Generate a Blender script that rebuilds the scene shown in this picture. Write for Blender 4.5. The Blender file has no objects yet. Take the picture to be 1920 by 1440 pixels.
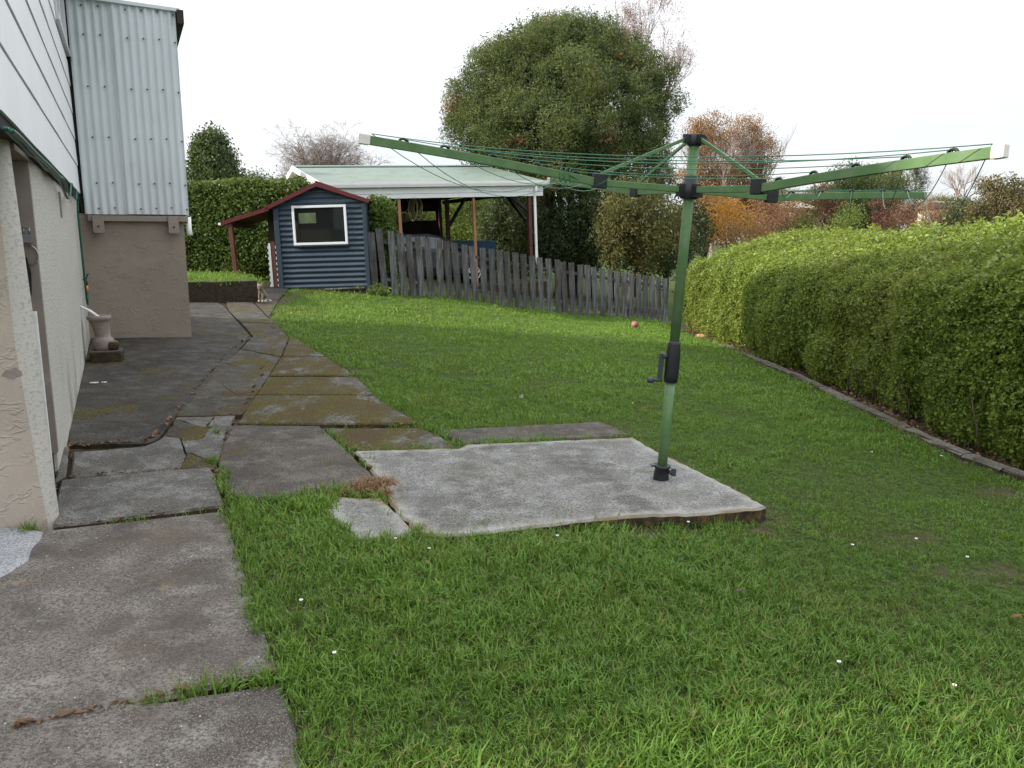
import bpy, bmesh, math, random
import numpy as np
from mathutils import Vector, Matrix, Euler
R = math.radians
random.seed(7); RNG = np.random.default_rng(7)
SC = bpy.context.scene
COL = SC.collection

# ------------------------------------------------------------------ camera
F, PITCH, HC = 1500.0, R(10.2), 1.6
cam = bpy.data.cameras.new("camera"); camo = bpy.data.objects.new("camera", cam); COL.objects.link(camo)
cam.sensor_width = 36; cam.lens = F/1920*36; cam.clip_start = 0.05; cam.clip_end = 3000
camo.location = (0, 0, HC); camo.rotation_euler = (R(90)-PITCH, 0, 0)
SC.camera = camo

# ------------------------------------------------------------------ light
SUN_EL = R(21); SUN_DIR = Vector((1.0, 0.24, 0)).normalized()      # horizontal travel direction of the light
ld = bpy.data.lights.new("sun", 'SUN'); ld.energy = 4.8; ld.angle = R(1.5); ld.color = (1.0, 0.90, 0.76)
lo = bpy.data.objects.new("sun", ld); COL.objects.link(lo)
tr = Vector((SUN_DIR.x*math.cos(SUN_EL), SUN_DIR.y*math.cos(SUN_EL), -math.sin(SUN_EL)))
lo.rotation_euler = tr.to_track_quat('-Z', 'Y').to_euler(); lo.location = (-20, -5, 20)
W = bpy.data.worlds.new("World"); SC.world = W; W.use_nodes = True
nt = W.node_tree; nt.nodes.clear()
wo = nt.nodes.new('ShaderNodeOutputWorld'); bg = nt.nodes.new('ShaderNodeBackground'); nt.links.new(bg.outputs[0], wo.inputs[0])
sky = nt.nodes.new('ShaderNodeTexSky'); sky.sky_type = 'NISHITA'; sky.sun_disc = False
sky.sun_elevation = SUN_EL; sky.sun_rotation = math.atan2(-SUN_DIR.x, -SUN_DIR.y); sky.dust_density = 3.0
sm = nt.nodes.new('ShaderNodeVectorMath'); sm.operation = 'SCALE'; sm.inputs['Scale'].default_value = 0.10
nt.links.new(sky.outputs[0], sm.inputs[0])
tc = nt.nodes.new('ShaderNodeTexCoord'); mp = nt.nodes.new('ShaderNodeMapping'); mp.inputs['Scale'].default_value = (1, 1, 3.5)
nt.links.new(tc.outputs['Generated'], mp.inputs[0])
no = nt.nodes.new('ShaderNodeTexNoise'); no.inputs['Scale'].default_value = 2.2; no.inputs['Detail'].default_value = 5
nt.links.new(mp.outputs[0], no.inputs['Vector'])
cr = nt.nodes.new('ShaderNodeValToRGB'); cr.color_ramp.elements[0].position = .35; cr.color_ramp.elements[1].position = .65
cr.color_ramp.elements[0].color = (0.80, 0.85, 0.91, 1); cr.color_ramp.elements[1].color = (1.02, 1.04, 1.06, 1)
nt.links.new(no.outputs[0], cr.inputs[0])
mx = nt.nodes.new('ShaderNodeMix'); mx.data_type = 'RGBA'; mx.inputs[0].default_value = 0.88
sx = nt.nodes.new('ShaderNodeSeparateXYZ'); nt.links.new(tc.outputs['Generated'], sx.inputs[0])      # overcast sky: brighter overhead than at the horizon
mr = nt.nodes.new('ShaderNodeMapRange'); nt.links.new(sx.outputs[2], mr.inputs[0])
for i_, q_ in enumerate((0.0, 1.0, 0.64, 2.0)): mr.inputs[1+i_].default_value = q_
cs_ = nt.nodes.new('ShaderNodeVectorMath'); cs_.operation = 'SCALE'; nt.links.new(cr.outputs[0], cs_.inputs[0]); nt.links.new(mr.outputs[0], cs_.inputs['Scale'])
nt.links.new(sm.outputs[0], mx.inputs[6]); nt.links.new(cs_.outputs[0], mx.inputs[7]); nt.links.new(mx.outputs[2], bg.inputs[0])
bg.inputs[1].default_value = 1.10
SC.view_settings.view_transform = 'Standard'; SC.view_settings.look = 'None'
SC.view_settings.exposure = 0.44; SC.view_settings.gamma = 1.0; SC.view_settings.use_curve_mapping = False
SC.render.engine = 'CYCLES'
SC.cycles.max_bounces = 6; SC.cycles.transparent_max_bounces = 8; SC.cycles.use_denoising = True
SC.cycles.use_adaptive_sampling = True; SC.cycles.adaptive_threshold = 0.015

# ------------------------------------------------------------------ survey helpers: where a sight line of the photo meets the ground or a wall
CP, SP = math.cos(PITCH), math.sin(PITCH); CAM = np.array([0, 0, HC])
def ray(u, v):
    a = (u-960)/F; b = (720-v)/F
    return np.array([a, CP+b*SP, -SP+b*CP])
def sstep(t): t = np.clip(t, 0, 1); return t*t*(3-2*t)
def gz(x, y):
    x = np.asarray(x, float); y = np.asarray(y, float)
    z = -0.007*np.clip(x, -9, 9)*np.clip(y, -3, 26)
    z = np.where(z > 0, .62*np.tanh(z/.62), z)
    z = z - .13*np.exp(-((x-.6)/2.2)**2)*sstep((y-13)/7.)
    return z
def gzf(x, y): return float(gz(x, y))
def G(u, v, dz=0.0):
    d = ray(u, v); t = 3.0
    for _ in range(80):
        p = CAM+d*t
        t += -(p[2]-gzf(p[0], p[1])-dz)/(d[2]-1e-9)*.6
    return CAM+d*t
def PY(u, v, Y):
    d = ray(u, v); return CAM+d*(Y/d[1])
def g2(u, v): p = G(u, v); return (float(p[0]), float(p[1]))

def vnoise(x, y, s, seed=0):
    r = np.random.default_rng(seed+991); T = r.random((256, 256))
    x = np.asarray(x)*s+1000.3; y = np.asarray(y)*s+1000.7
    i = np.floor(x).astype(int); j = np.floor(y).astype(int); fx = sstep(x-i); fy = sstep(y-j)
    g = lambda a, b: T[a % 256, b % 256]
    return (g(i, j)*(1-fx)+g(i+1, j)*fx)*(1-fy)+(g(i, j+1)*(1-fx)+g(i+1, j+1)*fx)*fy
def inpoly(px, py, poly):
    px = np.asarray(px); py = np.asarray(py); c = np.zeros(px.shape, bool); n = len(poly)
    for i in range(n):
        x1, y1 = poly[i]; x2, y2 = poly[(i+1) % n]
        m = ((y1 > py) != (y2 > py))
        with np.errstate(divide='ignore', invalid='ignore'):
            xi = (x2-x1)*(py-y1)/((y2-y1) if y2 != y1 else 1e-9)+x1
        c ^= m & (px < xi)
    return c

# ------------------------------------------------------------------ objects
XF = {}
def tag(o, label=None, cat=None, group=None, kind=None):
    if label: o['label'] = label
    if cat: o['category'] = cat
    if group: o['group'] = group
    if kind: o['kind'] = kind
    return o
def thing(name, label, cat, loc=(0, 0, 0), rot=(0, 0, 0), group=None, kind=None):
    o = bpy.data.objects.new(name, None); COL.objects.link(o); o.empty_display_size = .1
    o.location = loc; o.rotation_euler = rot
    XF[o.name] = Matrix.LocRotScale(Vector(loc), Euler(rot), None)
    return tag(o, label, cat, group, kind)

class MB:
    """collects verts and faces"""
    def __init__(s): s.v = []; s.f = []; s.smooth = []
    def add(s, vs, fs, smooth=False):
        b = len(s.v); s.v += [tuple(map(float, p)) for p in vs]
        s.f += [tuple(b+i for i in f) for f in fs]; s.smooth += [smooth]*len(fs); return s
    def box(s, lo, hi, M=None):
        x0, y0, z0 = lo; x1, y1, z1 = hi
        vs = [(x0, y0, z0), (x1, y0, z0), (x1, y1, z0), (x0, y1, z0), (x0, y0, z1), (x1, y0, z1), (x1, y1, z1), (x0, y1, z1)]
        if M is not None: vs = [tuple(M @ Vector(p)) for p in vs]
        return s.add(vs, [(0, 3, 2, 1), (4, 5, 6, 7), (0, 1, 5, 4), (1, 2, 6, 5), (2, 3, 7, 6), (3, 0, 4, 7)])
    def cbox(s, c, d, M=None): return s.box([c[i]-d[i]/2 for i in range(3)], [c[i]+d[i]/2 for i in range(3)], M)
    def bar(s, a, b, w, h, up=(0, 0, 1)):
        a = Vector(a); b = Vector(b); d = (b-a).normalized(); u = Vector(up); x = d.cross(u)
        if x.length < 1e-4: x = d.cross(Vector((0, 1, 0)))
        x.normalize(); u = x.cross(d).normalized(); vs = []
        for p in (a, b):
            for sx, su in ((-1, -1), (1, -1), (1, 1), (-1, 1)): vs.append(p+x*sx*w/2+u*su*h/2)
        return s.add(vs, [(0, 1, 2, 3), (7, 6, 5, 4), (0, 4, 5, 1), (1, 5, 6, 2), (2, 6, 7, 3), (3, 7, 4, 0)])
    def tube(s, pts, rad, n=8, cap=True, smooth=True):
        pts = [Vector(p) for p in pts]; m = len(pts)
        rr = rad if hasattr(rad, '__len__') else [rad]*m
        vs = []; prev = None
        for i, p in enumerate(pts):
            d = (pts[min(i+1, m-1)]-pts[max(i-1, 0)]).normalized()
            ref = prev if prev is not None else (Vector((0, 0, 1)) if abs(d.z) < .9 else Vector((1, 0, 0)))
            x = (ref-d*ref.dot(d)); x = x.normalized() if x.length > 1e-5 else d.orthogonal().normalized()
            prev = x; y = d.cross(x)
            for k in range(n):
                a = 2*math.pi*k/n; vs.append(p+(x*math.cos(a)+y*math.sin(a))*rr[i])
        fs = [(i*n+k, i*n+(k+1) % n, (i+1)*n+(k+1) % n, (i+1)*n+k) for i in range(m-1) for k in range(n)]
        if cap: fs += [tuple(range(n-1, -1, -1)), tuple(range((m-1)*n, m*n))]
        return s.add(vs, fs, smooth)
    def lathe(s, prof, c=(0, 0, 0), n=20):
        return s.tube_axis(prof, c, n)
    def tube_axis(s, prof, c, n):
        vs = [(c[0]+r*math.cos(2*math.pi*k/n), c[1]+r*math.sin(2*math.pi*k/n), c[2]+z) for r, z in prof for k in range(n)]
        m = len(prof)
        fs = [(i*n+k, i*n+(k+1) % n, (i+1)*n+(k+1) % n, (i+1)*n+k) for i in range(m-1) for k in range(n)]
        fs += [tuple(range(n-1, -1, -1)), tuple(range((m-1)*n, m*n))]
        return s.add(vs, fs, True)
    def prism(s, poly, axis, lo, hi):
        """poly: 2d points; axis 'x','y','z' extruded lo..hi"""
        n = len(poly)
        def p3(p, t): return {'x': (t, p[0], p[1]), 'y': (p[0], t, p[1]), 'z': (p[0], p[1], t)}[axis]
        vs = [p3(p, lo) for p in poly]+[p3(p, hi) for p in poly]
        return s.add(vs, [tuple(range(n)), tuple(range(2*n-1, n-1, -1))]+[(i, i+n, (i+1) % n+n, (i+1) % n) for i in range(n)])
    def build(s, name, mat, parent=None, world=False, bevel=0, label=None, kind=None, fix=True):
        me = bpy.data.meshes.new(name)
        vs = s.v
        if world and parent is not None:
            inv = XF[parent.name].inverted(); vs = [tuple(inv @ Vector(p)) for p in vs]
        me.from_pydata(vs, [], s.f); me.polygons.foreach_set('use_smooth', s.smooth)
        if fix:
            bm = bmesh.new(); bm.from_mesh(me); bmesh.ops.recalc_face_normals(bm, faces=bm.faces); bm.to_mesh(me); bm.free()
        me.materials.append(mat); me.update()
        o = bpy.data.objects.new(name, me); COL.objects.link(o)
        if parent is not None: o.parent = parent
        if bevel:
            b = o.modifiers.new('bevel', 'BEVEL'); b.width = bevel; b.segments = 2; b.limit_method = 'ANGLE'
        if label: o['label'] = label
        if kind: o['kind'] = kind
        XF[o.name] = XF.get(parent.name, Matrix()) if parent is not None else Matrix()
        return o

# ------------------------------------------------------------------ materials
class NT:
    def __init__(s, name):
        s.m = bpy.data.materials.new(name); s.m.use_nodes = True; s.t = s.m.node_tree; s.t.nodes.clear()
        s.out = s.n('ShaderNodeOutputMaterial')
    def n(s, ty, **kw):
        x = s.t.nodes.new(ty)
        for k, v in kw.items(): setattr(x, k, v)
        return x
    def l(s, a, b): s.t.links.new(a, b)
    def set(s, sock, v):
        if isinstance(v, bpy.types.NodeSocket): s.l(v, sock)
        else:
            if isinstance(v, (tuple, list)) and sock.type == 'RGBA' and len(v) == 3: v = (*v, 1)
            sock.default_value = v
    def pos(s, scale=(1, 1, 1), obj=False):
        if obj: src = s.n('ShaderNodeTexCoord').outputs['Object']
        else: src = s.n('ShaderNodeNewGeometry').outputs['Position']
        m = s.n('ShaderNodeMapping'); m.inputs['Scale'].default_value = scale; s.l(src, m.inputs[0]); return m.outputs[0]
    def noise(s, vec, scale, detail=3, rough=.5, dist=0):
        x = s.n('ShaderNodeTexNoise'); s.l(vec, x.inputs['Vector']); x.inputs['Scale'].default_value = scale
        x.inputs['Detail'].default_value = detail; x.inputs['Roughness'].default_value = rough; x.inputs['Distortion'].default_value = dist
        return x.outputs[0]
    def voro(s, vec, scale, feature='F1', out=0):
        x = s.n('ShaderNodeTexVoronoi'); x.feature = feature; s.l(vec, x.inputs['Vector']); x.inputs['Scale'].default_value = scale
        return x.outputs[out]
    def rng(s, v, a, b, lo=0., hi=1.):
        x = s.n('ShaderNodeMapRange'); x.interpolation_type = 'SMOOTHSTEP'; s.l(v, x.inputs[0])
        for i, q in enumerate((a, b, lo, hi)): x.inputs[1+i].default_value = q
        return x.outputs[0]
    def mix(s, f, a, b, mode='MIX'):
        x = s.n('ShaderNodeMix'); x.data_type = 'RGBA'; x.blend_type = mode
        s.set(x.inputs[0], f); s.set(x.inputs[6], a); s.set(x.inputs[7], b); return x.outputs[2]
    def math(s, op, a, b=0.):
        x = s.n('ShaderNodeMath'); x.operation = op; s.set(x.inputs[0], a); s.set(x.inputs[1], b); return x.outputs[0]
    def attr(s, name, inst=False):
        x = s.n('ShaderNodeAttribute'); x.attribute_name = name; x.attribute_type = 'INSTANCER' if inst else 'GEOMETRY'; return x
    def bump(s, h, strength=.3, dist=.01, normal=None):
        x = s.n('ShaderNodeBump'); s.l(h, x.inputs['Height']); x.inputs['Strength'].default_value = strength; x.inputs['Distance'].default_value = dist
        if normal is not None: s.l(normal, x.inputs['Normal'])
        return x.outputs[0]
    def bsdf(s, color, rough=.7, spec=.4, metal=0., bump=None, **kw):
        b = s.n('ShaderNodeBsdfPrincipled'); s.set(b.inputs['Base Color'], color); s.set(b.inputs['Roughness'], rough)
        b.inputs['Specular IOR Level'].default_value = spec; b.inputs['Metallic'].default_value = metal
        if bump is not None: s.l(bump, b.inputs['Normal'])
        s.l(b.outputs[0], s.out.inputs[0]); return b

def m_paint(name, col, rough=.5, var=.12, scale=6, dirt=None, dscale=3., dlo=.5, dhi=.75, bump=.08, spec=.4, stretch=(1, 1, 1), metal=0):
    t = NT(name); p = t.pos(stretch)
    n1 = t.noise(p, scale, 5, .6); c = t.mix(t.rng(n1, .3, .7), tuple(x*(1-var) for x in col), tuple(min(1, x*(1+var)) for x in col))
    if dirt: c = t.mix(t.rng(t.noise(p, dscale, 6, .65), dlo, dhi), c, dirt)
    t.bsdf(c, rough, spec, metal, t.bump(t.noise(p, scale*14, 3), bump, .004)); return t.m

def m_concrete(name, base, dark, light=None, moss=0., lichen=0., speck=.5, streak=True, pit=1.0, edge=None, sidecol=(.055, .042, .026)):
    t = NT(name); p = t.pos()
    pl = t.pos((1, .45, 1))
    big = t.noise(pl, 1.3, 5, .6, .4); mid = t.noise(p, 5.5, 6, .65); fine = t.noise(p, 75, 3, .6); grit = t.noise(p, 190, 2, .5)
    c = t.mix(t.rng(big, .36, .66), dark, base)
    c = t.mix(t.rng(mid, .44, .68, 0, .75), c, light or tuple(min(1, x*1.5) for x in base))
    c = t.mix(t.rng(fine, .42, .62, 0, .72), c, tuple(x*.45 for x in dark))
    c = t.mix(t.rng(grit, .55, .68, 0, .72), c, tuple(min(.8, x*1.9) for x in base))
    st = t.rng(t.noise(p, 2.1, 7, .72, .3), .50, .64, 0, .62); c = t.mix(st, c, tuple(x*.72 for x in dark))
    v = t.n('ShaderNodeTexVoronoi'); t.l(p, v.inputs['Vector']); v.inputs['Scale'].default_value = 26
    sc = t.n('ShaderNodeSeparateColor'); t.l(v.outputs['Color'], sc.inputs[0])
    spm = t.math('MULTIPLY', t.math('LESS_THAN', v.outputs['Distance'], .085), t.math('GREATER_THAN', sc.outputs[0], 1-.28*speck))
    c = t.mix(spm, c, (.5, .48, .43))
    c = t.mix(t.rng(t.noise(p, .9, 4, .6), .52, .72, 0, .55), c, (base[0]*.62, base[1]*.56, base[2]*.42))
    if lichen:
        lm = t.math('MULTIPLY', t.rng(t.noise(p, 4.2, 5, .7), .66-.22*lichen, .80-.1*lichen, 0, .85), t.rng(t.noise(p, 60, 3), .35, .6))
        c = t.mix(lm, c, (.26, .17, .035))
    if edge:
        e = t.attr('edge').outputs['Fac']; en = t.noise(p, 11, 5, .7)
        c = t.mix(t.math('MULTIPLY', t.rng(t.math('ADD', e, en), .95, 1.5), .55), c, edge[0])
        c = t.mix(t.math('MULTIPLY', t.rng(t.math('ADD', e, t.noise(p, 2.1, 4, .65)), 1.30, 1.62), .85), c, edge[1])
    nz = t.n('ShaderNodeSeparateXYZ'); t.l(t.n('ShaderNodeNewGeometry').outputs['True Normal'], nz.inputs[0])
    sd = t.mix(t.rng(t.noise(p, 7, 5, .7), .42, .66), sidecol, (.17, .105, .03)) if edge else sidecol
    c = t.mix(t.rng(nz.outputs[2], .75, .45), c, t.mix(t.rng(t.noise(p, 22, 3), .3, .7), sd, tuple(.5*q for q in sidecol)))
    rough = .88
    h = t.math('ADD', t.math('MULTIPLY', fine, .6), t.math('ADD', grit, t.math('MULTIPLY', mid, 1.5)))
    if moss:
        # thick cushions where it is damp
        mm = t.rng(t.math('ADD', t.noise(pl, 2.6, 6, .7), t.math('MULTIPLY', t.noise(p, 34, 3), .22)), .78-.34*moss, .86-.30*moss)
        mc = t.mix(t.rng(t.noise(p, 60, 3), .35, .65), (.045, .040, .010), (.115, .090, .018))
        mc = t.mix(t.rng(t.noise(p, 3.1, 3), .45, .7), mc, (.075, .048, .022))
        c = t.mix(mm, c, mc); h = t.math('ADD', h, t.math('MULTIPLY', mm, t.math('MULTIPLY', t.noise(p, 90, 2), 4.)))
    t.bsdf(c, rough, .25, 0, t.bump(h, .55*pit, .006)); return t.m

def m_stucco(name, col, var, worm=True, stain=None, rough_scale=140, aniso=1.):
    t = NT(name); p = t.pos(obj=True)
    n = t.noise(t.pos((1, aniso, 1), obj=True), 2.0, 4, .6); c = t.mix(t.rng(n, .35, .7), tuple(x*(1-var) for x in col), tuple(x*(1+var*.6) for x in col))
    f = t.noise(t.pos((1, aniso, 1), obj=True), rough_scale, 3, .6); h = f
    c = t.mix(t.rng(f, .50, .66, 0, .55 if aniso < 1 else .35), c, tuple(x*.55 for x in col))  # dark specks painted in for shade between protruding roughcast grains
    if worm:
        q = t.pos((1, 1, 1.5), obj=True)
        w = t.noise(q, 6.5, 3, .55, .9); ridge = t.rng(t.math('ABSOLUTE', t.math('SUBTRACT', w, .5)), .0, .05, 1, 0)
        gate = t.rng(t.noise(q, 5.3, 2), .45, .58); ridge = t.math('MULTIPLY', ridge, gate)
        h = t.math('ADD', t.math('MULTIPLY', f, .5), t.math('MULTIPLY', ridge, 1.1))
    if stain:
        z = t.n('ShaderNodeSeparateXYZ'); t.l(t.n('ShaderNodeTexCoord').outputs['Object'], z.inputs[0])
        s1 = t.rng(t.noise(t.pos((1.2, 1.2, .9), obj=True), 1.6, 4), .46, .7, 0, .8)
        c = t.mix(t.math('MULTIPLY', t.math('MULTIPLY', s1, t.rng(z.outputs[2], .15, 1.0, .8, 0)), t.rng(z.outputs[1], .9, 2.2)), c, stain)
    t.bsdf(c, .9, .2, 0, t.bump(h, .55, .008)); return t.m

def m_leaf(name, c1, c2, straw=None, patch=None, pscale=.5, trans=.28, rough=.5, spec=.35, patch_lo=.5, patch_hi=.7):
    t = NT(name); a = t.attr('lv').outputs['Fac']; ti = t.attr('tint', True).outputs['Fac']
    f = t.math('ADD', t.math('MULTIPLY', a, .55), t.math('MULTIPLY', ti, .5))
    c = t.mix(f, c1, c2)
    if patch: c = t.mix(t.rng(t.noise(t.pos(), pscale, 3, .6), patch_lo, patch_hi, 0, .8), c, patch)
    if straw:
        c = t.mix(t.math('GREATER_THAN', t.math('ADD', a, t.math('MULTIPLY', t.noise(t.pos(), 1.7, 4, .65), .55)), 1.23), c, straw)
    b = t.bsdf(c, rough, spec); tr = t.n('ShaderNodeBsdfTranslucent'); t.set(tr.inputs[0], t.mix(.5, c, (.25, .3, .05)))
    ms = t.n('ShaderNodeMixShader'); ms.inputs[0].default_value = trans
    t.l(b.outputs[0], ms.inputs[1]); t.l(tr.outputs[0], ms.inputs[2]); t.l(ms.outputs[0], t.out.inputs[0]); return t.m

def m_bark(name, a, b):
    t = NT(name); p = t.pos((1, 1, .25)); n = t.noise(p, 14, 5, .65)
    t.bsdf(t.mix(t.rng(n, .35, .68), a, b), .9, .2, 0, t.bump(n, .7, .02)); return t.m

def m_wood_weathered(name):
    t = NT(name); p = t.pos((1, 1, .07), obj=True)
    rnd = t.n('ShaderNodeObjectInfo').outputs['Random']
    n = t.noise(p, 40, 5, .65); big = t.noise(t.pos((1.3, 1.3, .6)), 2.5, 4, .6)
    c = t.mix(t.rng(n, .3, .7), (.055, .054, .053), (.21, .21, .213))
    c = t.mix(t.rng(big, .45, .7, 0, .75), c, (.045, .034, .025))
    c = t.mix(t.rng(t.noise(p, 9, 4), .55, .75, 0, .6), c, (.30, .30, .30))
    c = t.mix(t.math('MULTIPLY', rnd, .55), c, (.035, .032, .030))
    t.bsdf(c, .9, .2, 0, t.bump(n, .6, .006)); return t.m

def m_glass(name, col=(.01, .012, .012)):
    t = NT(name); b = t.bsdf(col, .05, .5); return t.m

M = {}
M['soil'] = None
def m_ground():
    t = NT('lawn_soil'); p = t.pos(); n = t.noise(p, 38, 6, .7); n2 = t.noise(p, .7, 4)
    c = t.mix(t.rng(n, .38, .66), (.022, .038, .010), (.085, .125, .028))
    c = t.mix(t.rng(n2, .5, .72, 0, .6), c, (.055, .050, .018))
    a = t.attr('bare').outputs['Fac']
    c = t.mix(t.math('MULTIPLY', a, t.rng(n, .2, .5, .5, 1)), c, (.085, .064, .043))
    t.bsdf(c, .95, .1, 0, t.bump(n, .8, .03)); return t.m
M['ground'] = m_ground()
M['grass'] = m_leaf('grass_blade', (.044, .110, .013), (.155, .275, .034), patch=(.185, .215, .045), pscale=.9, trans=.30, rough=.45, spec=.3, patch_lo=.55, patch_hi=.8, straw=(.20, .165, .06))
M['drygrass'] = m_leaf('dry_grass_blade', (.16, .085, .04), (.36, .22, .13), trans=.15)
M['litter'] = m_leaf('leaf_litter', (.06, .03, .015), (.20, .10, .05), trans=.1)
M['conc_near'] = m_concrete('concrete_near', (.160, .140, .121), (.078, .067, .058), (.25, .23, .21), lichen=.15, speck=1.1)
M['conc_grey'] = m_concrete('concrete_grey', (.145, .136, .122), (.076, .070, .062), (.26, .255, .245), lichen=.1, speck=.8)
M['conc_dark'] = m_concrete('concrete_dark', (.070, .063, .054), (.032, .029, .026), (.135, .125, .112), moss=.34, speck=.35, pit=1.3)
M['conc_strip'] = m_concrete('concrete_strip', (.088, .078, .063), (.044, .039, .031), (.16, .145, .123), moss=.48, speck=.5, pit=1.4)
M['conc_moss'] = m_concrete('concrete_mossy', (.150, .136, .118), (.070, .061, .050), (.25, .24, .22), moss=.78, speck=.8, pit=1.6)
M['conc_slab'] = m_concrete('concrete_brown', (.108, .094, .079), (.056, .048, .041), (.19, .17, .148), moss=.22, lichen=.1, speck=.5)
M['conc_light'] = m_concrete('concrete_light', (.235, .23, .216), (.095, .088, .077), (.335, .335, .318), lichen=.3, speck=.2, pit=1.6, edge=((.40, .385, .35), (.17, .115, .042)))
M['conc_white'] = m_concrete('mortar_white', (.33, .335, .345), (.26, .265, .275), (.40, .405, .415), speck=0, sidecol=(.4, .38, .34))
M['conc_wall'] = m_concrete('concrete_retaining', (.060, .055, .048), (.034, .031, .028), (.12, .115, .105), moss=.1, speck=0)
M['kerb'] = m_concrete('kerb_concrete', (.15, .135, .115), (.08, .07, .058), moss=.25)
M['stucco_pink'] = m_stucco('stucco_pink', (.43, .365, .308), .10)
M['stucco_grey'] = m_stucco('stucco_grey', (.49, .465, .42), .06, worm=False, stain=(.16, .155, .08), rough_scale=62, aniso=.16)
M['stucco_brown'] = m_stucco('stucco_brown', (.285, .240, .197), .10)
M['clad'] = m_paint('cladding_white', (.80, .80, .81), .45, .03, 2, dirt=(.62, .62, .60), dscale=5, dlo=.58, dhi=.85, stretch=(1, 1, .4))
M['galv'] = m_paint('corrugated_pale', (.56, .60, .615), .42, .05, 3, dirt=(.46, .49, .495), dscale=2.5, stretch=(1, 1, .3), spec=.5)
M['timber_brown'] = m_paint('painted_timber_brown', (.25, .205, .175), .6, .1, 5)
M['frame_brown'] = m_paint('frame_paint_brown', (.23, .195, .17), .55, .12, 5, dirt=(.34, .30, .27), dlo=.55)
M['white'] = m_paint('white_paint', (.78, .78, .77), .4, .04, 4, dirt=(.6, .59, .55), dlo=.6, dhi=.85)
M['white_old'] = m_paint('white_paint_weathered', (.74, .76, .76), .5, .06, 2, dirt=(.5, .5, .46), dscale=4, dlo=.5, dhi=.8, stretch=(1, 1, 3))
M['black'] = m_paint('black_plastic', (.014, .015, .018), .45, .2, 8, spec=.4)
M['dark'] = m_paint('dark_void_shade', (.012, .011, .010), .8, .2, 4)  # near-black put in for the shade between the boards
M['dkgrey'] = m_paint('grey_plastic', (.035, .045, .055), .4, .1, 8)
M['line_green'] = m_paint('clothesline_green', (.088, .170, .062), .5, .10, 9, dirt=(.14, .21, .115), dscale=7, dlo=.45, spec=.35)
M['wire_green'] = m_paint('wire_green_plastic', (.030, .145, .078), .4, .08, 5)
M['cap_white'] = m_paint('end_cap_cream', (.72, .68, .63), .5, .08, 20, dirt=(.40, .22, .10), dscale=14, dlo=.58, dhi=.75)
M['hose'] = m_paint('hose_green', (.006, .085, .055), .35, .1, 5, spec=.5)
M['orange'] = m_paint('orange_plastic', (.75, .22, .01), .4, .05, 5)
M['brass'] = m_paint('tap_metal', (.05, .05, .045), .4, .2, 8, metal=.7)
M['screw'] = m_paint('screw_dark', (.03, .03, .035), .5, .1, 8)
M['steel'] = m_paint('galvanised_steel', (.30, .31, .32), .35, .15, 12, metal=.8)
M['blue'] = m_paint('blue_corrugated', (.030, .049, .076), .42, .10, 2, dirt=(.042, .062, .088), dscale=3, stretch=(.5, 1, 1), spec=.45)
M['blue_trim'] = m_paint('blue_trim', (.026, .042, .062), .45, .06, 3)
M['red'] = m_paint('red_trim', (.095, .014, .017), .45, .1, 4)
M['red_post'] = m_paint('red_brown_post', (.095, .030, .022), .6, .15, 5, dirt=(.17, .09, .06), dlo=.6)
M['alu'] = m_paint('window_white_aluminium', (.68, .70, .72), .3, .03, 3)
M['glass'] = m_glass('dark_glass')
M['roofgreen'] = m_paint('green_roof', (.118, .160, .132), .5, .06, 1.2, dirt=(.085, .115, .10), dscale=2.2, dlo=.5, dhi=.7)
M['timber_orange'] = m_paint('stained_post', (.30, .145, .075), .6, .15, 5, dirt=(.17, .07, .04), dlo=.5, stretch=(1, 1, .3))
M['timber_red'] = m_paint('dark_red_post', (.085, .028, .022), .6, .12, 5)
M['timber_dark'] = m_paint('dark_timber', (.028, .021, .017), .8, .2, 4)
M['fence'] = m_wood_weathered('weathered_timber')
M['bark'] = m_bark('bark_brown', (.045, .033, .024), (.13, .10, .075))
M['bark_grey'] = m_bark('bark_grey', (.10, .09, .08), (.24, .22, .20))
M['twig'] = m_bark('twig_brown', (.15, .12, .105), (.27, .225, .20))
M['twig_red'] = m_bark('twig_red', (.16, .085, .07), (.30, .17, .14))
M['twig_pale'] = m_bark('twig_pale', (.22, .17, .15), (.38, .31, .28))
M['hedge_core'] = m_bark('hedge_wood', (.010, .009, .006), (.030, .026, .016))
M['carpaint'] = m_paint('car_dark_paint', (.006, .007, .012), .3, .1, 2, spec=.3)
M['tyre'] = m_paint('tyre_rubber', (.012, .012, .012), .8, .1, 6)
M['carglass'] = m_glass('car_glass', (.10, .125, .15))
M['alloy'] = m_paint('alloy_rim', (.55, .56, .58), .3, .05, 6, metal=.3)
M['rope'] = m_paint('rope_tan', (.42, .34, .22), .8, .15, 20)
M['clay'] = m_paint('terracotta', (.40, .20, .115), .8, .2, 12)
M['pipe_clay'] = m_paint('gully_clay', (.23, .19, .16), .6, .15, 9, dirt=(.36, .32, .28), dscale=8)
M['ballred'] = m_paint('ball_red', (.26, .10, .09), .6, .25, 9, dirt=(.35, .24, .2), dscale=9)
M['petal'] = m_paint('white_petal', (.80, .80, .78), .6, .02, 5)
M['tile_brown'] = m_paint('far_roof_brown', (.20, .15, .135), .8, .1, 2)
M['tile_tan'] = m_paint('far_roof_tan', (.27, .24, .18), .8, .1, 2)
M['brick_far'] = m_paint('far_brick', (.33, .19, .14), .85, .12, 3)
M['cream'] = m_paint('far_cream_wall', (.62, .57, .44), .7, .05, 3)
M['tarp'] = m_paint('blue_tarp', (.012, .055, .11), .5, .1, 4)
M['clay_board'] = m_paint('tan_board', (.30, .23, .14), .8, .15, 4)

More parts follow.
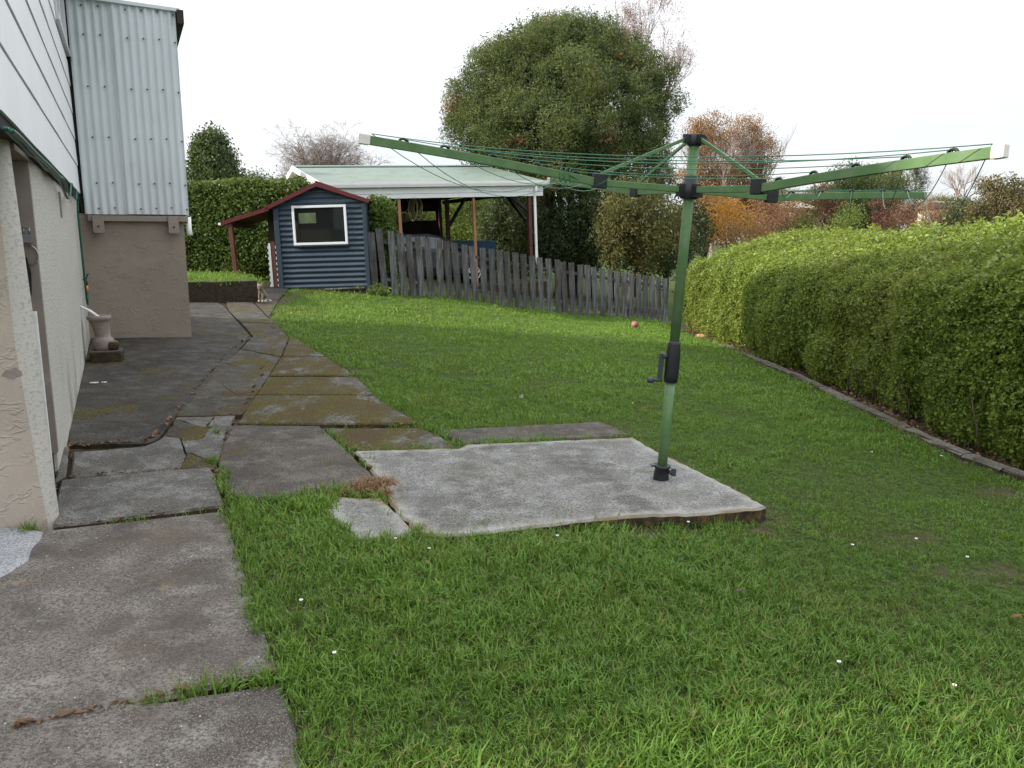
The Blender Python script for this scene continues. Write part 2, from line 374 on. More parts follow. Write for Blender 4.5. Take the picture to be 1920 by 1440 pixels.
# ------------------------------------------------------------------ scatter with geometry nodes (grass, leaves)
def link_noscene(name, objs):
    c = bpy.data.collections.new(name)
    for o in objs: c.objects.link(o)
    return c
def scatter(name, pts, rot, scl, tint, protos, mat, parent=None, label=None, kind='stuff', pick=None):
    n = len(pts); me = bpy.data.meshes.new(name); me.vertices.add(n)
    P = np.asarray(pts, np.float32)
    if parent is not None:
        inv = np.array(XF[parent.name].inverted()); P = (P @ inv[:3, :3].T + inv[:3, 3]).astype(np.float32)
    me.vertices.foreach_set('co', P.ravel())
    a = me.attributes.new('rot', 'FLOAT_VECTOR', 'POINT'); a.data.foreach_set('vector', np.asarray(rot, np.float32).ravel())
    a = me.attributes.new('scl', 'FLOAT', 'POINT'); a.data.foreach_set('value', np.asarray(scl, np.float32))
    a = me.attributes.new('tint', 'FLOAT', 'POINT'); a.data.foreach_set('value', np.asarray(tint, np.float32))
    pk = RNG.integers(0, len(protos.objects), n) if pick is None else pick
    a = me.attributes.new('pick', 'INT', 'POINT'); a.data.foreach_set('value', np.asarray(pk, np.int32))
    me.materials.append(mat); me.update()
    o = bpy.data.objects.new(name, me); COL.objects.link(o)
    if parent is not None: o.parent = parent
    ng = bpy.data.node_groups.new(name+'_nodes', 'GeometryNodeTree')
    ng.interface.new_socket('Geometry', in_out='INPUT', socket_type='NodeSocketGeometry')
    ng.interface.new_socket('Geometry', in_out='OUTPUT', socket_type='NodeSocketGeometry')
    N = ng.nodes; L = ng.links
    gi = N.new('NodeGroupInput'); go = N.new('NodeGroupOutput'); ip = N.new('GeometryNodeInstanceOnPoints'); ci = N.new('GeometryNodeCollectionInfo')
    ci.inputs['Collection'].default_value = protos; ci.inputs['Separate Children'].default_value = True; ci.inputs['Reset Children'].default_value = True
    ip.inputs['Pick Instance'].default_value = True
    def na(nm, ty):
        x = N.new('GeometryNodeInputNamedAttribute'); x.data_type = ty; x.inputs['Name'].default_value = nm; return x.outputs['Attribute']
    L.new(gi.outputs[0], ip.inputs['Points']); L.new(ci.outputs[0], ip.inputs['Instance'])
    L.new(na('pick', 'INT'), ip.inputs['Instance Index']); L.new(na('rot', 'FLOAT_VECTOR'), ip.inputs['Rotation']); L.new(na('scl', 'FLOAT'), ip.inputs['Scale'])
    L.new(ip.outputs[0], go.inputs[0])
    md = o.modifiers.new('scatter', 'NODES'); md.node_group = ng
    if kind: o['kind'] = kind
    if label: o['label'] = label
    return o
def mesh_lv(name, vs, fs, lv, mat):
    me = bpy.data.meshes.new(name); me.from_pydata([tuple(map(float, v)) for v in vs], [], fs)
    a = me.attributes.new('lv', 'FLOAT', 'FACE'); a.data.foreach_set('value', np.asarray(lv, np.float32))
    me.materials.append(mat); me.update(); return bpy.data.objects.new(name, me)

def grass_protos(name, mat, nvar, nb, L, spread, w, lean, curl=.5):
    r = random.Random(name); objs = []
    for k in range(nvar):
        vs = []; fs = []; lv = []
        for _ in range(nb):
            a = r.uniform(0, 6.28); d = spread*math.sqrt(r.random()); bx, by = d*math.cos(a), d*math.sin(a)
            az = r.uniform(0, 6.28); ln = abs(r.gauss(lean, .3)); l = L*r.uniform(.55, 1.2); ww = w*r.uniform(.7, 1.25)
            dx, dy = math.cos(az), math.sin(az); px, py = -dy, dx
            p = [Vector((bx, by, 0))]
            t1 = ln*.6; p.append(p[0]+Vector((dx*math.sin(t1), dy*math.sin(t1), math.cos(t1)))*l*.5)
            t2 = ln+curl*r.random(); p.append(p[1]+Vector((dx*math.sin(t2), dy*math.sin(t2), math.cos(t2)))*l*.5)
            b = len(vs); P = Vector((px, py, 0))
            vs += [p[0]-P*ww*.5, p[0]+P*ww*.5, p[1]+P*ww*.45, p[1]-P*ww*.45, p[2]]
            q = r.random(); fs += [(b, b+1, b+2, b+3), (b+3, b+2, b+4)]; lv += [q*.7, min(1, q*.7+.3)]
        objs.append(mesh_lv(f'{name}_{k}', vs, fs, lv, mat))
    return link_noscene(name, objs)

def sprig_protos(name, mat, nvar, nl, ll, lw, size, droop=0., fold=.25, flat=.4):
    """a twig-end with nl leaves; grows along +Z from the origin, 'size' long"""
    r = random.Random(name); objs = []
    for k in range(nvar):
        vs = []; fs = []; lv = []
        for i in range(nl):
            t = (i+r.random())/nl; c = Vector((r.gauss(0, size*flat*.5), r.gauss(0, size*flat*.5), size*t))
            az = r.uniform(0, 6.28); el = r.uniform(-.5, 1.0)-droop
            d = Vector((math.cos(az)*math.cos(el), math.sin(az)*math.cos(el), math.sin(el))).normalized()
            up = Vector((r.gauss(0, .5), r.gauss(0, .5), 1)); s = d.cross(up)
            if s.length < 1e-3: s = d.orthogonal()
            s.normalize(); nrm = s.cross(d); l = ll*r.uniform(.65, 1.2); w = lw*r.uniform(.75, 1.2)
            b = len(vs); m = c+d*l*.5
            vs += [c, m+s*w*.5+nrm*w*fold, c+d*l-nrm*l*.08, m-s*w*.5+nrm*w*fold]
            fs += [(b, b+1, b+2), (b, b+2, b+3)]; q = r.random(); lv += [q, q]
        objs.append(mesh_lv(f'{name}_{k}', vs, fs, lv, mat))
    return link_noscene(name, objs)

def rot_from_dirs(D, jitter=.4):
    """euler XYZ that turns +Z to the directions D (n,3), with random twist"""
    D = D+RNG.normal(0, jitter, D.shape); D /= np.linalg.norm(D, axis=1, keepdims=True)+1e-9
    th = np.arccos(np.clip(D[:, 2], -1, 1)); ph = np.arctan2(D[:, 1], D[:, 0])
    return np.stack([np.zeros(len(D)), th, ph], 1)          # Rz(ph)*Ry(th) * Z = D
# ================================================================== PAVING
POLY = []            # world outlines of everything the lawn does not grow on
def densify(poly, step, jit, seed):
    r = random.Random(seed); out = []; n = len(poly)
    for i in range(n):
        a = Vector(poly[i]); b = Vector(poly[(i+1) % n]); d = (b-a).length; k = max(1, int(d/step)); nrm = Vector((-(b-a).y, (b-a).x)).normalized() if d > 1e-6 else Vector((0, 0))
        ph = r.uniform(0, 6)
        for j in range(k):
            t = j/k; w = 0 if j == 0 else jit*(r.gauss(0, .8)+(-2.2 if r.random() < .06 else 0))
            out.append(a.lerp(b, t)+nrm*w)
    return out
def inset(poly, d):
    n = len(poly); area = sum(poly[i].x*poly[(i+1) % n].y-poly[(i+1) % n].x*poly[i].y for i in range(n)); sg = 1 if area > 0 else -1
    out = []
    for i in range(n):
        a, b, c = poly[i-1], poly[i], poly[(i+1) % n]
        t = (c-a).normalized() if (c-a).length > 1e-6 else Vector((1, 0)); out.append(b+Vector((-t.y, t.x))*d*sg)
    return out
def slab(name, poly, off, mat, parent, thick=.13, seed=0, jit=.004, tilt=None, step=.07, lawn=True, label=None, fine=.45):
    """an irregular cast slab: top follows the ground plus off, worn arris, sides going into the soil"""
    if lawn: POLY.append([(p[0], p[1]) for p in poly])
    o2 = densify([Vector((p[0], p[1])) for p in poly], step, jit, seed)
    ins = inset(o2, .014 if jit else .006)
    def ztop(p): return gzf(p.x, p.y)+off+(tilt(p.x, p.y) if tilt else 0)
    bm = bmesh.new(); n = len(o2)
    top = [bm.verts.new((p.x, p.y, 0)) for p in ins]
    f = bm.faces.new(top)
    bmesh.ops.triangulate(bm, faces=[f], ngon_method='EAR_CLIP')
    for _ in range(4 if fine > .3 else 6):
        es = [e for e in bm.edges if e.calc_length() > fine and not e.is_boundary]
        if not es: break
        bmesh.ops.subdivide_edges(bm, edges=es, cuts=1); bmesh.ops.triangulate(bm, faces=bm.faces[:])
    for v in bm.verts: v.co.z = ztop(v.co)+.004*(vnoise([v.co.x], [v.co.y], 3, seed)[0]-.5)
    top = [bm.verts.new((p.x, p.y, ztop(p)+.004*(vnoise([p.x], [p.y], 3, seed)[0]-.5))) for p in ins]
    mid = [bm.verts.new((p.x, p.y, ztop(p)-(.013 if jit else .004))) for p in o2]
    lw = [bm.verts.new((p.x, p.y, ztop(p)-thick)) for p in inset(o2, .006)]
    for i in range(n):
        j = (i+1) % n
        for A, B in ((top, mid), (mid, lw)):
            try: bm.faces.new((A[i], B[i], B[j], A[j]))
            except ValueError: pass
    bmesh.ops.remove_doubles(bm, verts=bm.verts[:], dist=.0004)
    bmesh.ops.recalc_face_normals(bm, faces=bm.faces[:])
    me = bpy.data.meshes.new(name); bm.to_mesh(me); bm.free(); me.materials.append(mat)
    if fine < .3:
        co = np.array([v.co[:2] for v in me.vertices]); dd = np.full(len(co), 9.)
        for i in range(n):
            a = np.array(o2[i]); b = np.array(o2[(i+1) % n]); t = np.clip(((co-a)@(b-a))/max(1e-9, (b-a)@(b-a)), 0, 1); dd = np.minimum(dd, np.linalg.norm(co-(a+t[:, None]*(b-a)), axis=1))
        at = me.attributes.new('edge', 'FLOAT', 'POINT'); at.data.foreach_set('value', np.clip(1-dd/.22, 0, 1).astype(np.float32))
    o = bpy.data.objects.new(name, me); COL.objects.link(o); o.parent = parent
    if label: o['label'] = label
    return o
def pp(*pts, dz=.016): return [tuple(float(q) for q in G(u, v, dz)[:2]) for u, v in pts]

path = thing('path', None, None, kind='structure')
XF[path.name] = Matrix()
slab('slab', pp((-500, 1430), (530, 1277), (553, 1352), (566, 1440), (590, 1600), (-900, 1900)), .012, M['conc_near'], path, seed=1)
slab('slab', pp((-520, 1412), (0, 1371), (300, 1311), (437, 1279), (524, 1257), (500, 1205), (483, 1171), (472, 1143), (458, 1080), (436, 1005), (421, 958), (300, 972), (200, 984), (96, 999), (-60, 1012), (-420, 1100)), .018, M['conc_near'], path, seed=2)
slab('slab', pp((100, 990), (200, 979), (300, 966), (419, 952), (412, 925), (404, 895), (393, 879), (300, 886), (200, 896), (115, 903), (108, 930)), .030, M['conc_grey'], path, seed=3)
slab('slab', pp((136, 846), (200, 842), (270, 835), (292, 826), (308, 816), (338, 820), (349, 851), (336, 876), (240, 887), (131, 896)), .012, M['conc_grey'], path, seed=4)
slab('slab', pp((-260, 985), (0, 991), (70, 996), (83, 1000), (78, 1013), (60, 1034), (55, 1052), (26, 1070), (0, 1085), (-200, 1150)), .026, M['conc_white'], path, seed=5, jit=.012, thick=.05, label='pale mortar patch beside the house corner')
# cracked field: irregular pieces from a Voronoi split
def clip(poly, m, n):
    out = []
    for i in range(len(poly)):
        a, b = poly[i], poly[(i+1) % len(poly)]; da = (a-m).dot(n); db = (b-m).dot(n)
        if da <= 0: out.append(a)
        if (da < 0 < db) or (db < 0 < da): out.append(a.lerp(b, da/(da-db)))
    return out
def shards(poly, seeds):
    res = []
    for i, s in enumerate(seeds):
        p = [Vector(q) for q in poly]
        for j, q in enumerate(seeds):
            if i != j and len(p) > 2: p = clip(p, (s+q)/2, (q-s).normalized())
        if len(p) > 2: res.append(p)
    return res
crk = pp((310, 815), (331, 781), (441, 779), (430, 808), (411, 858), (400, 876), (337, 877), (350, 851), (339, 820))
POLY.append(crk)
sd = [Vector(g2(u, v)) for u, v in ((335, 800), (375, 792), (418, 792), (365, 815), (408, 815), (385, 840), (365, 865), (398, 858))]
for k, p in enumerate(shards(crk, sd)):
    q = inset(densify(p, .08, .006, k), .0)
    slab('slab', [(v.x, v.y) for v in q], .010+.003*(k % 3), M['conc_grey'] if k % 3 else M['conc_strip'], path, seed=20+k, lawn=False, step=.2, jit=0)
# the dark apron along the house
C0_ = G(90, 986)[:2]; th_ = math.atan(.477)
def hw0(x, y): return (float(C0_[0]+math.cos(th_)*x-math.sin(th_)*y), float(C0_[1]+math.sin(th_)*x+math.cos(th_)*y))
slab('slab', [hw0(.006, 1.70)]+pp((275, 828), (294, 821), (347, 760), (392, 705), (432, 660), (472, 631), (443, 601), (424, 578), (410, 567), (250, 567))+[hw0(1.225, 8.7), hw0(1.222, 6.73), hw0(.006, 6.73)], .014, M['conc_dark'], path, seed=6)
slab('slab', pp((109, 848), (131, 845), (124, 900), (104, 912)), .05, M['conc_grey'], path, seed=7, label='small step below the house door')
# narrow strip of cracked slabs between apron and mossy slabs
LS = [(331, 779), (372, 735), (422, 680), (450, 654), (474, 630), (452, 604), (429, 582), (424, 566)]
RS = [(453, 777), (477, 741), (502, 706), (526, 669), (541, 633), (519, 607), (501, 594), (474, 566)]
def lerp2(a, b, t): return (a[0]+(b[0]-a[0])*t, a[1]+(b[1]-a[1])*t)
for i in range(7):
    a, b, c, d = LS[i], RS[i], RS[i+1], LS[i+1]
    if i in (0, 1):
        pol = pp(a, lerp2(a, b, .5), b, lerp2(b, c, .5), c, d)
        POLY.append(pol)
        rr = random.Random(i); ce = sum((Vector(p) for p in pol), Vector((0, 0)))/len(pol)
        sds = [Vector(pol[k]).lerp(ce, rr.uniform(.25, .75)) for k in (0, 2, 4)]
        for k, p in enumerate(shards(pol, sds)):
            q = inset(densify(p, .09, .006, k), -.002)
            slab('slab', [(v.x, v.y) for v in q], .012+.004*(k % 2), M['conc_strip'], path, seed=40+7*i+k, lawn=False, step=.2, jit=0)
    else:
        pol = [Vector(p) for p in pp(a, b, c, d)]; q = inset(pol, .0)
        slab('slab', [(v.x, v.y) for v in q], .014+.005*(i % 2), M['conc_strip'], path, seed=50+i)
slab('slab', pp((477, 566), (504, 594), (512, 580), (522, 563), (488, 560)), .015, M['conc_strip'], path, seed=60)
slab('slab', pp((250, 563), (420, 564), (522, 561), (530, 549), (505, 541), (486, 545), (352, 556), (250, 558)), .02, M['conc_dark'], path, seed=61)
# mossy slabs beside the lawn
slab('slab', pp((543, 631), (549, 629), (580, 650), (611, 668), (529, 668)), .02, M['conc_moss'], path, seed=62)
slab('slab', pp((527, 670), (613, 670), (640, 688), (667, 704), (505, 704)), .024, M['conc_moss'], path, seed=63)
slab('slab', pp((503, 707), (669, 707), (697, 732), (700, 740), (480, 740)), .020, M['conc_moss'], path, seed=64)
slab('slab', pp((477, 743), (702, 743), (738, 767), (791, 795), (612, 796), (445, 795), (456, 776)), .026, M['conc_moss'], path, seed=65)
slab('slab', pp((424, 801), (443, 798), (600, 799), (652, 846), (710, 901), (640, 918), (560, 930), (506, 934), (431, 933), (416, 905), (409, 866), (416, 830)), .020, M['conc_slab'], path, seed=66)
slab('slab', pp((609, 801), (790, 800), (822, 813), (845, 828), (860, 838), (820, 840), (740, 842), (660, 844)), .010, M['conc_moss'], path, seed=67)
slab('slab', pp((822, 806), (960, 799), (1060, 794), (1125, 791), (1150, 800), (1184, 816), (1110, 821), (960, 826), (869, 832)), .018, M['conc_slab'], path, seed=68)
slab('slab', pp((625, 934), (680, 938), (713, 936), (731, 952), (756, 976), (778, 999), (758, 1008), (720, 1014), (676, 1021), (640, 990), (612, 962)), .030, M['conc_light'], path, seed=69, thick=.1, fine=.1)
# the big pale slab under the clothesline: its far right corner stands proud of the lawn
def tilt_main(x, y): return .046*max(0, min(1.4, (x+.7)/2.1))
def pt_main(u, v):
    dz = .05
    for _ in range(5): p = G(u, v, dz); dz = .032+tilt_main(p[0], p[1])
    return (float(p[0]), float(p[1]))
slab('slab', [pt_main(u, v) for u, v in ((663, 845), (760, 843), (820, 840), (858, 841), (875, 833), (1000, 828), (1110, 823), (1186, 819), (1226, 842), (1320, 888), (1401, 928), (1437, 949), (1426, 953), (1299, 964), (1182, 968), (1120, 973), (1065, 979), (1000, 987), (900, 998), (826, 1006), (782, 997), (756, 972), (733, 945), (714, 901))], .032, M['conc_light'], path, seed=70, thick=.20, tilt=tilt_main, jit=.006, fine=.12, step=.045)
def slab_top(x, y): return gzf(x, y)+.032+tilt_main(x, y)

# ================================================================== HOUSE (local x = out of the wall, y = along it, z up)
TH = math.atan(.477)
C0 = G(90, 986); WD = np.array([-math.sin(TH), math.cos(TH), 0]); WN = np.array([math.cos(TH), math.sin(TH), 0])
hz = float(C0[2])
HOUSE = thing('house', 'white boarded upper storey over roughcast ground floor, running along the concrete path', 'house', (C0[0], C0[1], 0), (0, 0, TH))
def hw(x, y): p = C0[:2]+WN[:2]*x+WD[:2]*y; return (float(p[0]), float(p[1]))
POLY.append([hw(0.0, 0), hw(0.0, 8.8), hw(-9, 8.8), hw(-9, 0)]); POLY.append([hw(0, 6.74), hw(1.21, 6.74), hw(1.21, 8.9), hw(0, 8.9)])
POLY.append([hw(.3, -.5), hw(.3, 7), hw(-3, 7), hw(-3, -.5)])
ZC = 2.17                                       # underside of the boarding
YE = 6.74                                       # lean-to front
# near end wall (faces the viewer) and side wall with the doorway
SEC = [(-.4, .050, .030), (.10, .050, .030), (.45, .040, .045), (1.1, .030, .075), (1.7, .012, .060), (ZC-.02, .0, .05)]
mb = MB(); vs = []
for z, of, ch in SEC: vs += [(-9, 0, z), (of-ch, 0, z), (of-ch, .14, z), (-9, .14, z)]
mb.add(vs, [(4*i+a, 4*i+(a+1) % 4, 4*i+4+(a+1) % 4, 4*i+4+a) for i in range(len(SEC)-1) for a in range(4)]); mb.build('end_wall', M['stucco_pink'], HOUSE)
mb = MB(); vs = []
for z, of, ch in SEC: vs += [(of-ch, -.002, z), (of-ch*.45, .006, z), (of-.006, .035, z), (of, .075, z), (of-.006, .158, z), (-.2, .158, z), (-.2, .02, z)]
mb.add(vs, [(7*i+a, 7*i+(a+1) % 7, 7*i+7+(a+1) % 7, 7*i+7+a) for i in range(len(SEC)-1) for a in range(7)], True); mb.build('corner_return', M['stucco_grey'], HOUSE)
mb = MB()
mb.box((-.22, .90, -.4), (0, YE+2, ZC-.03))
mb.box((-.22, .16, 2.10), (0, .90, ZC-.03))
mb.build('side_wall', M['stucco_grey'], HOUSE)
mb = MB(); mb.prism([(-.3, 0), (0, 0), (.03, .12), (.045, .30), (.02, .55), (-.3, .55)], 'y', .9, YE-.02)
# door frame: jambs and head, then a door set back
mb = MB(); mb.box((-.18, .835, .28), (.012, .897, 2.06)); mb.build('door_jamb', M['frame_brown'], HOUSE)
mb = MB(); mb.box((-.03, .163, .28), (.036, .195, 1.22)); mb.build('door_jamb', M['white_old'], HOUSE, label='white painted door jamb')
mb = MB(); mb.box((-.18, .163, 2.062), (.016, .93, 2.12)); mb.build('door_head', M['timber_brown'], HOUSE)
mb = MB(); mb.box((-.17, .208, .30), (-.13, .832, 2.058))
door = mb.build('door', M['frame_brown'], HOUSE, bevel=.003)
mb = MB(); mb.box((-.128, .30, 1.60), (-.10, .40, 1.70)); mb.cbox((-.075, .36, 1.65), (.05, .03, .08)); mb.build('latch', M['steel'], door, bevel=.004)
mb = MB(); mb.box((-.3, .16, -.3), (-.02, .90, .275)); mb.build('doorstep', M['conc_grey'], HOUSE)
# hasp and padlock on the jamb face
mb = MB(); mb.cbox((-.05, .826, 1.63), (.09, .012, .07)); mb.cbox((-.03, .805, 1.61), (.045, .028, .05)); mb.tube([(-.045, .805, 1.635), (-.045, .803, 1.67), (-.015, .803, 1.67), (-.015, .805, 1.635)], .005, 6)
mb.build('padlock', M['steel'], HOUSE)
mb = MB(); mb.tube([(-.02+.035*math.cos(t), .822, 1.51+.055*math.sin(t)) for t in np.linspace(1.8, -1.9, 12)], .0045, 6)
mb.build('wire_loop', M['steel'], HOUSE)
mb = MB(); mb.prism([(-.08, 1.28), (-.04, 1.27), (-.03, 1.40), (-.045, 1.50), (-.085, 1.49)], 'y', .822, .834); mb.build('lock_hole', M['dark'], HOUSE)
# chipped patch on end wall, drip strip under the eave
rr = random.Random(4); mb = MB()
mb.prism([(-.085+.05*math.cos(a)*rr.uniform(.7, 1.1), .92+.03*math.sin(a)*rr.uniform(.5, 1.2)) for a in np.linspace(0, 6.0, 15)], 'y', -.004, .01); mb.build('plaster_chip', M['frame_brown'], HOUSE)
mb = MB(); mb.box((.001, 3.42, 1.80), (.012, 3.52, 2.02)); mb.build('wooden_strip', M['timber_brown'], HOUSE)
# upper storey body (dark edge under the boards; near-black paints their shadow gaps), floor, boards
mb = MB(); mb.box((-8.8, -.5, ZC+.005), (-.002, YE+1.9, 4.95)); mb.build('upper_body', M['dark'], HOUSE)  # unseen near end placed to set the edge of the house shadow
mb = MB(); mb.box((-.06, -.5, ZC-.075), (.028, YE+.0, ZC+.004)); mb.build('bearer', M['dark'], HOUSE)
zb = [2.165, 2.50, 2.81, 3.12, 3.43, 3.74, 4.05, 4.36, 4.67]
for i, z0 in enumerate(zb):
    z1 = z0+.33 if i else 2.52
    for y0, y1 in (((-.5, YE-.03),) if i < 5 else ((-.5, 4.80),)):
        mb = MB(); n = 14; vs = []
        for k in range(n+1):
            y = y0+(y1-y0)*k/n; w = .0025*math.sin(k*1.7+i*2.1)
            vs += [(.044+w*.5, y, z0+.004+.3*w), (.036, y, z1-.03 if i else z1-.028), (.006, y, z1-.03 if i else z1-.028), (.006, y, z0+.004)]
        fs = [(4*k+a, 4*k+(a+1) % 4, 4*k+4+(a+1) % 4, 4*k+4+a) for k in range(n) for a in range(4)]+[(0, 3, 2, 1), (4*n, 4*n+1, 4*n+2, 4*n+3)]
        mb.add(vs, fs); mb.build('board', M['clad'], HOUSE)
# end face boards of the upper storey (seen only from the side)
mb = MB(); mb.box((-8.8, -.53, ZC), (.03, -.50, 4.95)); mb.build('end_board', M['clad'], HOUSE)
# window at the far end of the boarding
wf = MB(); wf.box((.0, 4.84, 3.78), (.075, 6.70, 3.84)); wf.box((.0, 4.84, 4.78), (.06, 6.70, 4.84))
wf.box((.0, 4.84, 3.84), (.06, 4.90, 4.78)); wf.box((.0, 6.64, 3.84), (.06, 6.70, 4.78)); wf.box((.0, 5.74, 3.84), (.05, 5.80, 4.78))
win = wf.build('window', M['alu'], HOUSE, bevel=.004)
for y0 in (4.90, 5.80):
    mb = MB(); mb.box((.008, y0, 3.84), (.02, y0+.84, 4.78)); mb.build('pane', m_glass('window_glass', (.35, .40, .44)), win)
# roof: out of view, hipped to shape the house shadow, eaves beyond the boards
mb = MB(); mb.add([(.3, -.6, 4.96), (.4, YE+2.2, 4.96), (-9.3, YE+2.2, 4.96), (-9.3, -.6, 4.96), (-4.4, 3.2, 6.1), (-4.4, 5.6, 6.1), (.3, -.6, 4.9), (.4, YE+2.2, 4.9), (-9.3, YE+2.2, 4.9), (-9.3, -.6, 4.9)], [(0, 1, 5, 4), (1, 2, 5), (2, 3, 4, 5), (3, 0, 4), (0, 6, 7, 1), (1, 7, 8, 2), (2, 8, 9, 3), (3, 9, 6, 0), (6, 9, 8, 7)]); mb.build('roof', M['tile_brown'], HOUSE)
# lean-to: stucco below, corrugated sheets above
XR = 1.215
mb = MB(); mb.box((.0, YE, -.2), (XR, YE+2.1, 1.93)); mb.build('extension_wall', M['stucco_brown'], HOUSE)
def sheet(x0, x1, z0, z1, yy, pitch=.091, amp=.0125, ph=0):
    n = max(6, int((x1-x0)/pitch*10)); m = 6; vs = []
    for j in range(m+1):
        for i in range(n+1):
            x = x0+(x1-x0)*i/n; vs.append((x, yy-amp*math.sin(2*math.pi*(x-x0)/pitch+ph), z0+(z1-z0)*j/m))
    fs = [(j*(n+1)+i, j*(n+1)+i+1, (j+1)*(n+1)+i+1, (j+1)*(n+1)+i) for j in range(m) for i in range(n)]
    b = len(vs); vs2 = [(v[0], v[1]+.004, v[2]) for v in vs]
    return vs+vs2, fs+[tuple(b+q for q in f) for f in fs]
for (x0, x1, yy, z0) in ((.075, .575, YE-.040, 1.92), (.555, 1.285, YE-.062, 1.925)):
    mb = MB(); v, f = sheet(x0, x1, z0, 4.46, yy); mb.add(v, f, True); sh = mb.build('corrugated_sheet', M['galv'], HOUSE, fix=False)
    sc = MB()
    for zz in (1.99, 2.30, 2.85, 3.45, 4.05, 4.38):
        for k in range(3 if x0 < .3 else 4):
            x = x0+.068+.091*(1+2*k)
            if x < x1-.02: sc.lathe([(0, -.004), (.009, 0), (.007, .004), (.0, .006)], (0, 0, 0), 8) if False else sc.cbox((x, yy-.016, zz+.01*((k*7) % 3)), (.019, .008, .019))
    sc.build('screw', M['screw'], sh, kind='stuff')
mb = MB(); v, f = sheet(0, 2.0, 1.92, 4.40, 0); inv = [(XR+.055+p[1], YE-.02+p[0], p[2]) for p in v]; mb.add(inv, f, True); mb.build('corrugated_sheet', M['galv'], HOUSE, fix=False)
mb = MB(); mb.box((.03, YE-.010, 1.94), (XR+.03, YE+2.05, 4.44)); mb.build('extension_frame', M['dark'], HOUSE)
mb = MB(); mb.prism([(.0, 4.46), (1.34, 4.42), (1.34, 4.46), (.0, 4.50)], 'y', YE-.10, YE+2.2); mb.build('extension_roof', M['galv'], HOUSE)
mb = MB(); mb.box((1.30, YE-.12, 4.28), (1.38, YE+2.2, 4.44)); mb.build('gutter', M['timber_dark'], HOUSE)
mb = MB(); mb.box((.10, YE-.075, 1.835), (XR+.05, YE-.003, 1.905)); mb.build('beam', M['timber_brown'], HOUSE, bevel=.004)
for x in (.15, 1.02):
    mb = MB(); mb.prism([(x, 1.70), (x+.015, 1.685), (x+.115, 1.685), (x+.13, 1.70), (x+.125, 1.905), (x+.005, 1.905)], 'y', YE-.135, YE-.078); br = mb.build('bracket', M['timber_brown'], HOUSE, bevel=.004)
    mb = MB(); mb.tube([(x+.065, YE-.150, 1.77), (x+.065, YE-.130, 1.77)], .012, 8); mb.build('bolt', M['dkgrey'], br)
mb = MB(); mb.tube([(XR+.06, YE+.02, 1.90), (XR+.06, YE+.02, 1.74), (XR+.07, YE+.0, 1.66)], .036, 10); mb.build('waste_pipe', M['white'], HOUSE)

# garden hose slung along under the boards, down to the tap
def hp(x, y, z): p = C0+WN*x+WD*y; return (p[0], p[1], z)
hz_pts = [(-.5, 2.09), (-.2, 2.10), (.5, 2.075), (.95, 2.10), (1.6, 2.075), (2.1, 2.10), (2.5, 2.085), (2.9, 2.08), (3.3, 2.03), (3.7, 1.98), (4.15, 2.02), (4.5, 2.13), (4.75, 2.16), (5.1, 2.06), (5.35, 2.05), (5.6, 2.14), (5.8, 2.10), (5.83, 1.9), (5.86, 1.6), (5.90, 1.25), (5.97, .98), (6.06, .86), (6.17, .84), (6.24, .92), (6.25, 1.0)]
def smooth_pts(p, k=6):
    p = [Vector(q) for q in p]; out = []
    for i in range(len(p)-1):
        a, b, c, d = p[max(i-1, 0)], p[i], p[i+1], p[min(i+2, len(p)-1)]
        for j in range(k):
            t = j/k; out.append(.5*((2*b)+(c-a)*t+(2*a-5*b+4*c-d)*t*t+(3*b-a-3*c+d)*t**3))
    return out+[p[-1]]
hose = thing('garden_hose', 'green garden hose slung under the white boards and dropping to the tap', 'hose', hp(.04, 5.9, .85))
mb = MB(); mb.tube(smooth_pts([hp(.05 if z > 1.9 else .035, y, z) for y, z in hz_pts]), .012, 8); mb.build('hose_pipe', M['hose'], hose, world=True)
mb = MB(); mb.tube(smooth_pts([hp(.075, y, z+.015*math.sin(y*5)) for y, z in hz_pts[:9]]), .012, 8); mb.build('hose_pipe', M['hose'], hose, world=True)
mb = MB(); mb.tube([hp(.035, 6.25, .97), hp(.035, 6.25, 1.055)], [.016, .02], 10); mb.build('connector', M['orange'], hose, world=True)
tap = thing('garden_tap', 'dark metal garden tap with orange hose connector on the roughcast wall', 'tap', hp(.0, 6.25, 1.1))
mb = MB(); mb.tube([hp(-.01, 6.25, 1.13), hp(.035, 6.25, 1.125), hp(.04, 6.25, 1.057)], .013, 8); mb.build('spout', M['brass'], tap, world=True)
mb = MB(); mb.tube([hp(.03, 6.25, 1.125), hp(.06, 6.25, 1.19)], .008, 6); mb.bar(hp(.055, 6.19, 1.19), hp(.07, 6.31, 1.19), .016, .012); mb.build('handle', M['brass'], tap, world=True)

# gully: clay riser on a concrete block by the wall
gp = G(205, 664); gy = 5.15
gul = thing('gully_riser', 'leaning clay drain riser on a rough concrete block against the house wall', 'drain', hp(.22, gy, gzf(gp[0], gp[1])+.01), (0, 0, TH))
mb = MB(); rr = random.Random(3)
mb.prism([(-.17, -.15), (-.02, -.18), (.15, -.165), (.175, .0), (.16, .15), (-.15, .16)], 'z', -.06, .10)
mb.build('block', M['conc_grey'], gul, bevel=.018)
mb = MB(); mb.lathe([(.098, .095), (.105, .14), (.112, .20), (.100, .225), (.082, .24), (.078, .26), (.084, .33), (.100, .41), (.108, .43), (.124, .44), (.126, .47), (.118, .485), (.100, .48), (.09, .40)], (0, 0, 0), 22)
for i in range(len(mb.v)): x, y, z = mb.v[i]; mb.v[i] = (x-.10*max(0, z-.2)-.02, y, z+.12*x*max(0, z-.25))
mb.build('riser', M['pipe_clay'], gul)
mb = MB(); mb.box((.02, -.12, .10), (.13, .02, .20)); mb.build('mortar', M['conc_light'], gul, bevel=.03)
